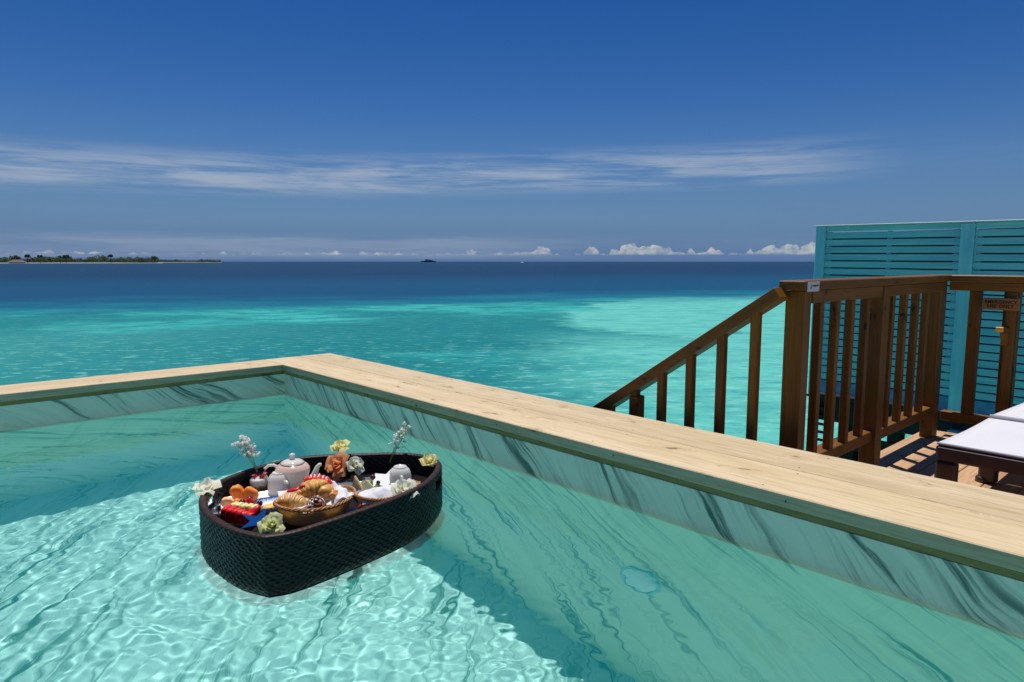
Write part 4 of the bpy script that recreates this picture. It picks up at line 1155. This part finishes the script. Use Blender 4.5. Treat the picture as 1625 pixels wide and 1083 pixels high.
fruit('raisin', lump(ball(.007, 10, 8, 1.4, 1, .8), .002, 100), plain('raisin_brown', (.22, .06, .03), .5), (1.366, 2.352, -.930), (0, 0, 0), 'brown raisin in the second blue rimmed dish', 'raisin')
o = put('chilli_tip', vmesh('chilli_tip', tube([(0, 0, 0), (.001, 0, .010), (.003, 0, .022)], [.007, .005, .0008], 8), plain('bright_red', (.85, .01, .01), .4)), None, (1.228, 2.183, -.912), (R(10), 0, 0)); tag(o, 'tiny bright red tip between basket and tray rim', 'decoration')
# serving tongs wrapped fork by the left handle
fk = empty('fork', (.845, 2.545, -.93), 'silver fork with its tines up beside the left tray handle', 'fork'); fk.rotation_euler = (R(-8), R(-6), R(-42))
sil = plain('silver', (.62, .60, .62), .18, metal=1)
put('fork_head', box_mesh(.022, .0025, .020, sil, .001), fk, (0, 0, .018), local=True)
for i in range(4): put('tine', vmesh('tine', tube([(-.0085 + .0057 * i, 0, .026), (-.0085 + .0057 * i, 0, .050)], [.0017, .0010], 6), sil), fk, local=True)
put('handle', vmesh('handle', tube([(0, 0, .010), (0, 0, -.020)], .0035, 8), sil), fk, local=True)

# ------------------------------------------------------------------ flowers
def petal_mesh(name, h, w_, r0, flare, curl, mat, ruffle=.06, seed=0):
    v, f = [], []; n_, m_ = 5, 5
    for j in range(m_ + 1):
        t = j / m_
        wid = w_ * (math.sin(math.pi * (.10 + .78 * t)) ** .75)
        rr = r0 + flare * t ** 1.5; z = h * t
        if t > .6: z -= curl * (t - .6) ** 2 * h * 3.0; rr += curl * (t - .6) * h * .75
        for i in range(n_ + 1):
            a = (i / n_ * 2 - 1) * wid
            edge_ = abs(i / n_ * 2 - 1)
            r2_ = rr * (1 + .10 * edge_ * edge_ * (1 if i < n_ / 2 else .4))
            zz = z - h * .20 * edge_ ** 2.2 * t + ruffle * h * t * mnoise.noise(Vector((i * .9 + seed, t * 2, seed)))
            v.append((r2_ * math.sin(a), -r2_ * math.cos(a), zz))
    for j in range(m_):
        for i in range(n_): a = j * (n_ + 1) + i; f.append((a, a + 1, a + n_ + 2, a + n_ + 1))
    return mesh(name, v, f, mat, True)
def petal_mat(name, inner, outer):
    m, n, b = newmat(name)
    t = n.n('ShaderNodeTexCoord').outputs['Object']; z = n.n('ShaderNodeSeparateXYZ', {0: t}).outputs[2]
    nz = n.noise(n.mapv(t, scale=(220, 220, 30)), 1.0, 3)
    g = n.m('ADD', z, n.m('MULTIPLY', n.m('SUBTRACT', nz, .5), .012))
    n.link(n.mix(n.ss(g, .004, .046), inner, outer), b.inputs['Base Color'])
    b.inputs['Roughness'].default_value = .6; b.inputs['Specular IOR Level'].default_value = .2
    col_ = b.inputs['Base Color'].links[0].from_socket
    tr_ = n.n('ShaderNodeBsdfTranslucent', {'Color': col_})
    ms_ = n.n('ShaderNodeMixShader', {0: .48, 1: b.outputs[0], 2: tr_.outputs[0]}); n.link(ms_.outputs[0], m.node_tree.nodes['Material Output'].inputs[0])
    return m
PW = petal_mat('white_petal', (.84, .86, .62), (.93, .92, .88))
PY = petal_mat('lemon_petal', (.86, .78, .26), (.94, .90, .58))
PO = petal_mat('peach_petal', (.92, .40, .12), (.94, .50, .28))
PC = petal_mat('pale_lemon_petal', (.74, .78, .26), (.94, .94, .64))
_pc = {}
def rose(loc, axis, s, mat, label, stem_=0.05, openness=1.0, seed=0, spin=0):
    e = empty('rose', loc, label, 'rose'); ax = Vector(axis).normalized()
    e.rotation_euler = ax.to_track_quat('Z', 'Y').to_euler()
    rr = random.Random(seed)
    layers = [(3, .036, 1.45, .0045, .0035, .0, 0), (3, .037, 1.15, .008, .006, .06, .2), (3, .038, 1.15, .0115, .009 * openness, .25 * openness, .5), (4, .037, 1.0, .0130, .016 * openness, .50 * openness, .9), (3, .036, .95, .012, .026 * openness, .80 * openness, .9)]
    for li, (cnt, h, wd, r0, fl, cu, _) in enumerate(layers):
        for i in range(cnt):
            vs = i % 3; key = (mat.name, li, vs, round(openness, 2))
            if key not in _pc: _pc[key] = petal_mesh('petal', h, wd, r0, fl, cu, mat, .12 + .05 * li, vs * 3.7 + li)
            p = put('petal', _pc[key], e, (0, 0, -.002 * li), (rr.uniform(-.10, .10), rr.uniform(-.10, .10), spin + li * .7 + 2 * math.pi * (i + rr.uniform(-.13, .13)) / cnt), local=True)
            sc_ = s * rr.uniform(.92, 1.10); p.scale = (sc_, sc_, sc_ * rr.uniform(.92, 1.08))
    sp5 = [(0, 0, .004 * s), (0, 0, -.012 * s), (.002, .002, -.012 * s - stem_ * .5), (.006, .001, -.012 * s - stem_)]
    put('stem', vmesh('stem', tube(sp5, [.006 * s, .0045 * s, .0024, .0022], 8), M['leaf']), e, local=True)
    sv = []
    for i in range(5):
        a = 2 * math.pi * i / 5; c, s1 = math.cos(a), math.sin(a); tn = Vector((-s1, c, 0))
        b0 = Vector((c * .004, s1 * .004, -.004)); m0 = Vector((c * .013, s1 * .013, .000)); e0 = Vector((c * .020, s1 * .020, -.010))
        sv.append(([tuple(p * s) for p in (b0 + tn * .003, b0 - tn * .003, m0 - tn * .0045, e0, m0 + tn * .0045)], [(0, 1, 2, 3, 4)]))
    put('sepals', vmesh('sepals', merge(*sv), M['leaf'], False), e, local=True)
    return e
tc_ = Vector((-.674, -.738, .0)); rt = Vector((.738, -.674, 0)); up = Vector((0, 0, 1))
def axd(c, r, u): return tuple(tc_ * c + rt * r + up * u)
rose((1.400, 2.650, -.892), axd(.80, -.35, .55), 1.32, PO, 'large peach orange rose hanging on the inner back rim of the tray', .03, 1.0, 1)
rose((1.455, 2.735, -.838), axd(.30, .05, 1), 1.02, PY, 'pale yellow rose standing above the orange rose on the back rim', .05, .95, 2)
rose((1.450, 2.612, -.892), axd(.65, .55, .55), 1.15, PW, 'white rose immediately right of the orange rose', .02, .75, 3)
rose((.840, 2.655, -.880), axd(.15, -.1, 1), 1.38, PW, 'white rose with ragged petals over the left tray handle', .02, .85, 4)
rose((1.700, 2.400, -.880), axd(.45, .05, .9), 1.12, PY, 'yellow rose perched on the far right rim of the tray', .03, .70, 5)
rose((1.425, 2.180, -.893), axd(.45, .1, .95), 1.35, PW, 'large white rose near the right front rim, before the second cup', .02, .88, 6)
rose((1.505, 2.225, -.905), axd(.1, .4, 1), .90, petal_mat('blush_petal', (.80, .55, .25), (.88, .66, .42)), 'small blush rose half hidden behind the right front white rose', .02, .9, 7)
rose((.914, 2.228, -.906), axd(.65, .25, .70), 1.10, PC, 'pale lemon green rose beside the blue star at the tray tip', .02, .85, 8)
bud = empty('rosebud', (1.420, 2.665, -.872), 'small grey white bud between the orange and the white rose', 'flower bud')
put('bud', vmesh('bud', lump(ball(.014, 14, 10, 1, 1, 1.1), .004, 90), PW), bud, local=True)
put('stem', vmesh('stem', tube([(0, 0, -.01), (0, .004, -.03)], .002, 6), M['leaf']), bud, local=True)

white_b = plain('tiny_blossom', (.96, .95, .90), .6); translucent(white_b, .55)
bgreen = plain('sprig_green', (.30, .50, .12), .5); translucent(bgreen, .3)
def sprig(loc, lean, H, W, n_, label, seed, stems=3):
    e = empty('baby_breath', loc, label, 'flower sprig', "sprigs of tiny white blossom"); rr = random.Random(seed)
    tubes, blos = [], []
    top = Vector(lean)
    mains = []
    for k8 in range(stems):
        off = rt * rr.uniform(-.012, .012) + tc_ * rr.uniform(-.01, .01)
        mid = top * .5 + off * 1.4; end = top * rr.uniform(.85, 1.0) + off * 3
        pth = [Vector((0, 0, 0)) + off * .3, mid * .5, mid, (mid + end) / 2, end]; tubes.append(tube(pth, [.0016, .0014, .0012, .001, .0007], 5)); mains.append(pth)
    for i in range(n_):
        pth = rr.choice(mains); t = rr.uniform(.40, 1.0) if stems < 4 else rr.uniform(.35, 1.0)
        j = min(3, int(t * 4)); b0 = pth[j].lerp(pth[j + 1], t * 4 - j if t < 1 else 1)
        w_ = W * (1.15 - .65 * t) * 1.0
        q = b0 + rt * rr.gauss(0, w_ * .5) + tc_ * rr.gauss(0, w_ * .35) + up * rr.uniform(0, .028)
        tubes.append(tube([b0, (b0 + q) / 2 + up * .004, q], .0006, 4))
        for c in range(rr.choice((1, 2, 3))):
            qq = q + Vector((rr.uniform(-.006, .006), rr.uniform(-.006, .006), rr.uniform(-.003, .006)))
            blos.append(shift(lump(ball(.0056 * rr.uniform(.7, 1.15), 7, 5), .0018, 300, i), qq))
    put('stems', vmesh('stems', merge(*tubes), bgreen), e, local=True)
    tag(put('blossoms', vmesh('blossoms', merge(*blos), white_b), e, local=True), kind='stuff')
sprig((1.098, 2.800, -.885), tuple(rt * -.045 + up * .145), .15, .048, 72, 'sprig of tiny white blossom rising at the back left of the tray above the glass', 3)
sprig((1.620, 2.600, -.905), tuple(rt * .062 + up * .165), .15, .030, 36, 'loose sprig of tiny white blossom leaning right at the back right rim', 9, 4)

# ------------------------------------------------------------------ island, trees and boats
CAMH = -SEA
def at(px, D, z):   # place seen at column px of the 1625 wide photograph, D metres away along the view
    u = (px - 812.5) / 1090.0
    return Vector((.674 * D + .738 * D * u, .738 * D - .674 * D * u, z))
sand_m = plain('beach_sand', (.24, .25, .21), .9, vary=.15, vscale=.02)
dk = [plain('island_foliage_%d' % i, c, .8, vary=.35, vscale=.25) for i, c in enumerate(((.028, .060, .028), (.050, .095, .026), (.018, .045, .034), (.075, .100, .030)))]
trk = plain('palm_trunk', (.10, .085, .065), .9)
isl = []
def landstrip(name, x0, x1, D0, D1, h, depth, mat, n_=40):
    v, f = [], []
    for i in range(n_ + 1):
        t = i / n_; D = D0 + (D1 - D0) * t; px = x0 + (x1 - x0) * t
        e_ = min(1, 6 * min(t + .02, 1.001 - t))
        for (dd, hh) in ((0, -.4), (depth * .08, .9), (depth * .3, h * e_), (depth, -.5)):
            p = at(px, D + dd, SEA + hh); v.append(tuple(p))
    for i in range(n_):
        for j in range(3): a = i * 4 + j; f.append((a, a + 4, a + 5, a + 1))
    return tag(put(name, mesh(name, v, f, mat, True)), kind='structure')
landstrip('island_beach', -160, 258, 1120, 1420, 1.6, 160, sand_m)
landstrip('far_island', 235, 352, 2100, 2500, 2.0, 300, sand_m)
def clump(r, seed, n_=26, sz=.8):
    """leafy crown: many small tilted faces through a lumpy volume"""
    rr = random.Random(seed); v, f = [], []
    for i in range(n_):
        d = Vector((rr.gauss(0, 1), rr.gauss(0, 1), rr.gauss(0, .8))).normalized() * r * rr.uniform(.35, 1.0)
        d.z *= sz
        a = Vector((rr.gauss(0, 1), rr.gauss(0, 1), rr.gauss(0, 1))).normalized(); b = a.orthogonal().normalized(); s_ = r * rr.uniform(.22, .42)
        o = len(v); v += [tuple(d + a * s_), tuple(d + b * s_), tuple(d - a * s_), tuple(d - b * s_ * .8)]; f += [(o, o + 1, o + 2, o + 3)]
    return v, f
def woods(name, x0, x1, D0, D1, hmin, hmax, count, seed, r_=2.2):
    rr = random.Random(seed); packs = [[], [], [], []]
    for i in range(count):
        t = rr.random(); px = x0 + (x1 - x0) * t; D = D0 + (D1 - D0) * t + rr.uniform(22, 70)
        prof_ = .72 + .5 * mnoise.noise(Vector((px * .035, seed, 0))) + .25 * mnoise.noise(Vector((px * .13, seed, 3)))
        h = (hmin + (hmax - hmin) * rr.random() ** .7) * prof_
        z = SEA + .8 + rr.uniform(.1, 1) * h
        packs[rr.choice((0, 0, 1, 1, 2, 3))].append(shift(clump(r_ * rr.uniform(.7, 1.3), i, 14), at(px, D, z)))
    V, F, mi = [], [], []
    for k9, pk in enumerate(packs):
        v, f = merge(*pk); o = len(V); V += v; F += [tuple(i + o for i in q) for q in f]; mi += [k9] * len(f)
    me = bpy.data.meshes.new(name); me.from_pydata(V, [], F)
    for m_ in dk: me.materials.append(m_)
    me.polygons.foreach_set('material_index', mi); me.update()
    return tag(put(name, me), 'low green wood covering the distant island', 'wood', kind='stuff')
woods('island_wood', -165, 252, 1130, 1430, 9.5, 15.5, 3400, 4, 2.4)
w2_ = woods('far_island_wood', 240, 350, 2150, 2500, 7.0, 10.5, 900, 8, 3.4); w2_['label'] = 'thin hazy wooded strip right of the main island'
def tall_tree(px, D, h, cw, label, seed, flat=.5, lean=0):
    e = empty('island_tree', tuple(at(px, D, SEA + .5)), label, 'tree', 'tall trees on the island')
    rr = random.Random(seed)
    pth = [(0, 0, 0), (lean * .3, 0, h * .4), (lean, 0, h * .88)]
    put('trunk', vmesh('trunk', tube(pth, [.5, .38, .25], 7), trk), e, local=True)
    parts_ = [shift(clump(cw * rr.uniform(.28, .45), seed * 31 + i, 26, .7), (lean + rr.uniform(-.6, .6) * cw, rr.uniform(-.5, .5) * cw, h * .86 + rr.uniform(-.9, .5) * cw * .5)) for i in range(18)]
    put('crown', vmesh('crown', merge(*parts_), dk[rr.choice((0, 2))], False), e, local=True)
for a in ((26, 1175, 12.0, 8.5, 'broad dark tree above the roof on the distant island', 1), (44, 1170, 14.5, 5.5, 'tall dark tree right of the island roof', 2), (64, 1180, 14, 4.6, 'round topped tree a little right of the tall dark one', 3),
          (96, 1200, 13.5, 4.0, 'slim tree rising left of the bright green crown', 4), (105, 1205, 14, 6.5, 'bright green tree in the middle of the island', 5), (176, 1290, 16.0, 6.0, 'lone high tree standing out above the low wood', 6), (245, 1380, 13.0, 7.5, 'rounded tree closing the right tip of the island', 7)):
    tall_tree(*a)
hut = empty('island_hut', tuple(at(27, 1135, SEA + .6)), 'wide low thatched roof on the island shore', 'hut')
hv = [(-11, -4, 0), (11, -4, 0), (11, 4, 0), (-11, 4, 0), (-11, -4, 1.6), (11, -4, 1.6), (11, 4, 1.6), (-11, 4, 1.6)]
put('wall', mesh('wall', hv, [(0, 1, 5, 4), (1, 2, 6, 5), (2, 3, 7, 6), (3, 0, 4, 7)], plain('hut_wall', (.25, .2, .15), .9)), hut, rot=(0, 0, R(-42)), loc=(0, 0, 0), local=True)
rv = [(-13, -6, 1.4), (13, -6, 1.4), (13, 6, 1.4), (-13, 6, 1.4), (-6, 0, 5.8), (6, 0, 5.8)]
put('roof', mesh('roof', rv, [(0, 1, 5, 4), (1, 2, 5), (2, 3, 4, 5), (3, 0, 4)], plain('thatch', (.17, .14, .13), .95)), hut, rot=(0, 0, R(-42)), local=True)

# ship on the horizon
sh_m = plain('ship_hull_blue', (.035, .10, .16), .5); shw = plain('ship_white', (.62, .70, .72), .5)
D = 4200.0; sh = empty('ship', tuple(at(680, D, SEA)), 'grey white passenger ship on the horizon', 'ship'); sh.rotation_euler = (0, 0, math.atan2(-.674, .738))
Ls = 95
hull = prism([(-Ls * .46, 0), (Ls * .42, 0), (Ls * .50, 6.5), (Ls * .30, 7.0), (Ls * .28, 11), (-Ls * .20, 11), (-Ls * .26, 7.5), (-Ls * .5, 6.0)][::-1], -7, 7)
put('hull', vmesh('hull', hull, sh_m, False), sh, local=True)
put('superstructure', vmesh('superstructure', prism([(-24, 11), (22, 11), (16, 16), (-18, 16)], -5, 5), shw, False), sh, local=True)
put('bridge', box_mesh(14, 8, 3.2, shw, .2), sh, (-10, 0, 17.6), local=True)
put('funnel', vmesh('funnel', lathe([(3.0, 0), (2.5, 7), (.1, 7)], 14), shw), sh, (9, 0, 16), local=True)
put('mast', vmesh('mast', tube([(0, 0, 0), (0, 0, 11)], .7, 6), shw), sh, (-2, 0, 16), local=True)
bt = empty('speedboat', tuple(at(833, 2600, SEA)), 'tiny white speedboat on the horizon', 'boat'); bt.rotation_euler = (0, 0, math.atan2(-.674, .738))
put('hull', vmesh('hull', prism([(-6, 0), (6, 0), (8, 2.2), (-6, 1.8)][::-1], -2, 2), shw, False), bt, local=True)
put('cabin', vmesh('cabin', prism([(-3, 2), (2, 2), (1, 4), (-3, 4)][::-1], -1.5, 1.5), shw, False), bt, local=True)
put('wake', mesh('wake', [(-6, -1.5, .4), (-6, 1.5, .4), (-19, 2.5, .5), (-19, -2.5, .5), (-6, 0, 1.4), (-17, 0, .9)], [(0, 3, 5, 4), (1, 4, 5, 2)], shw), bt, local=True)
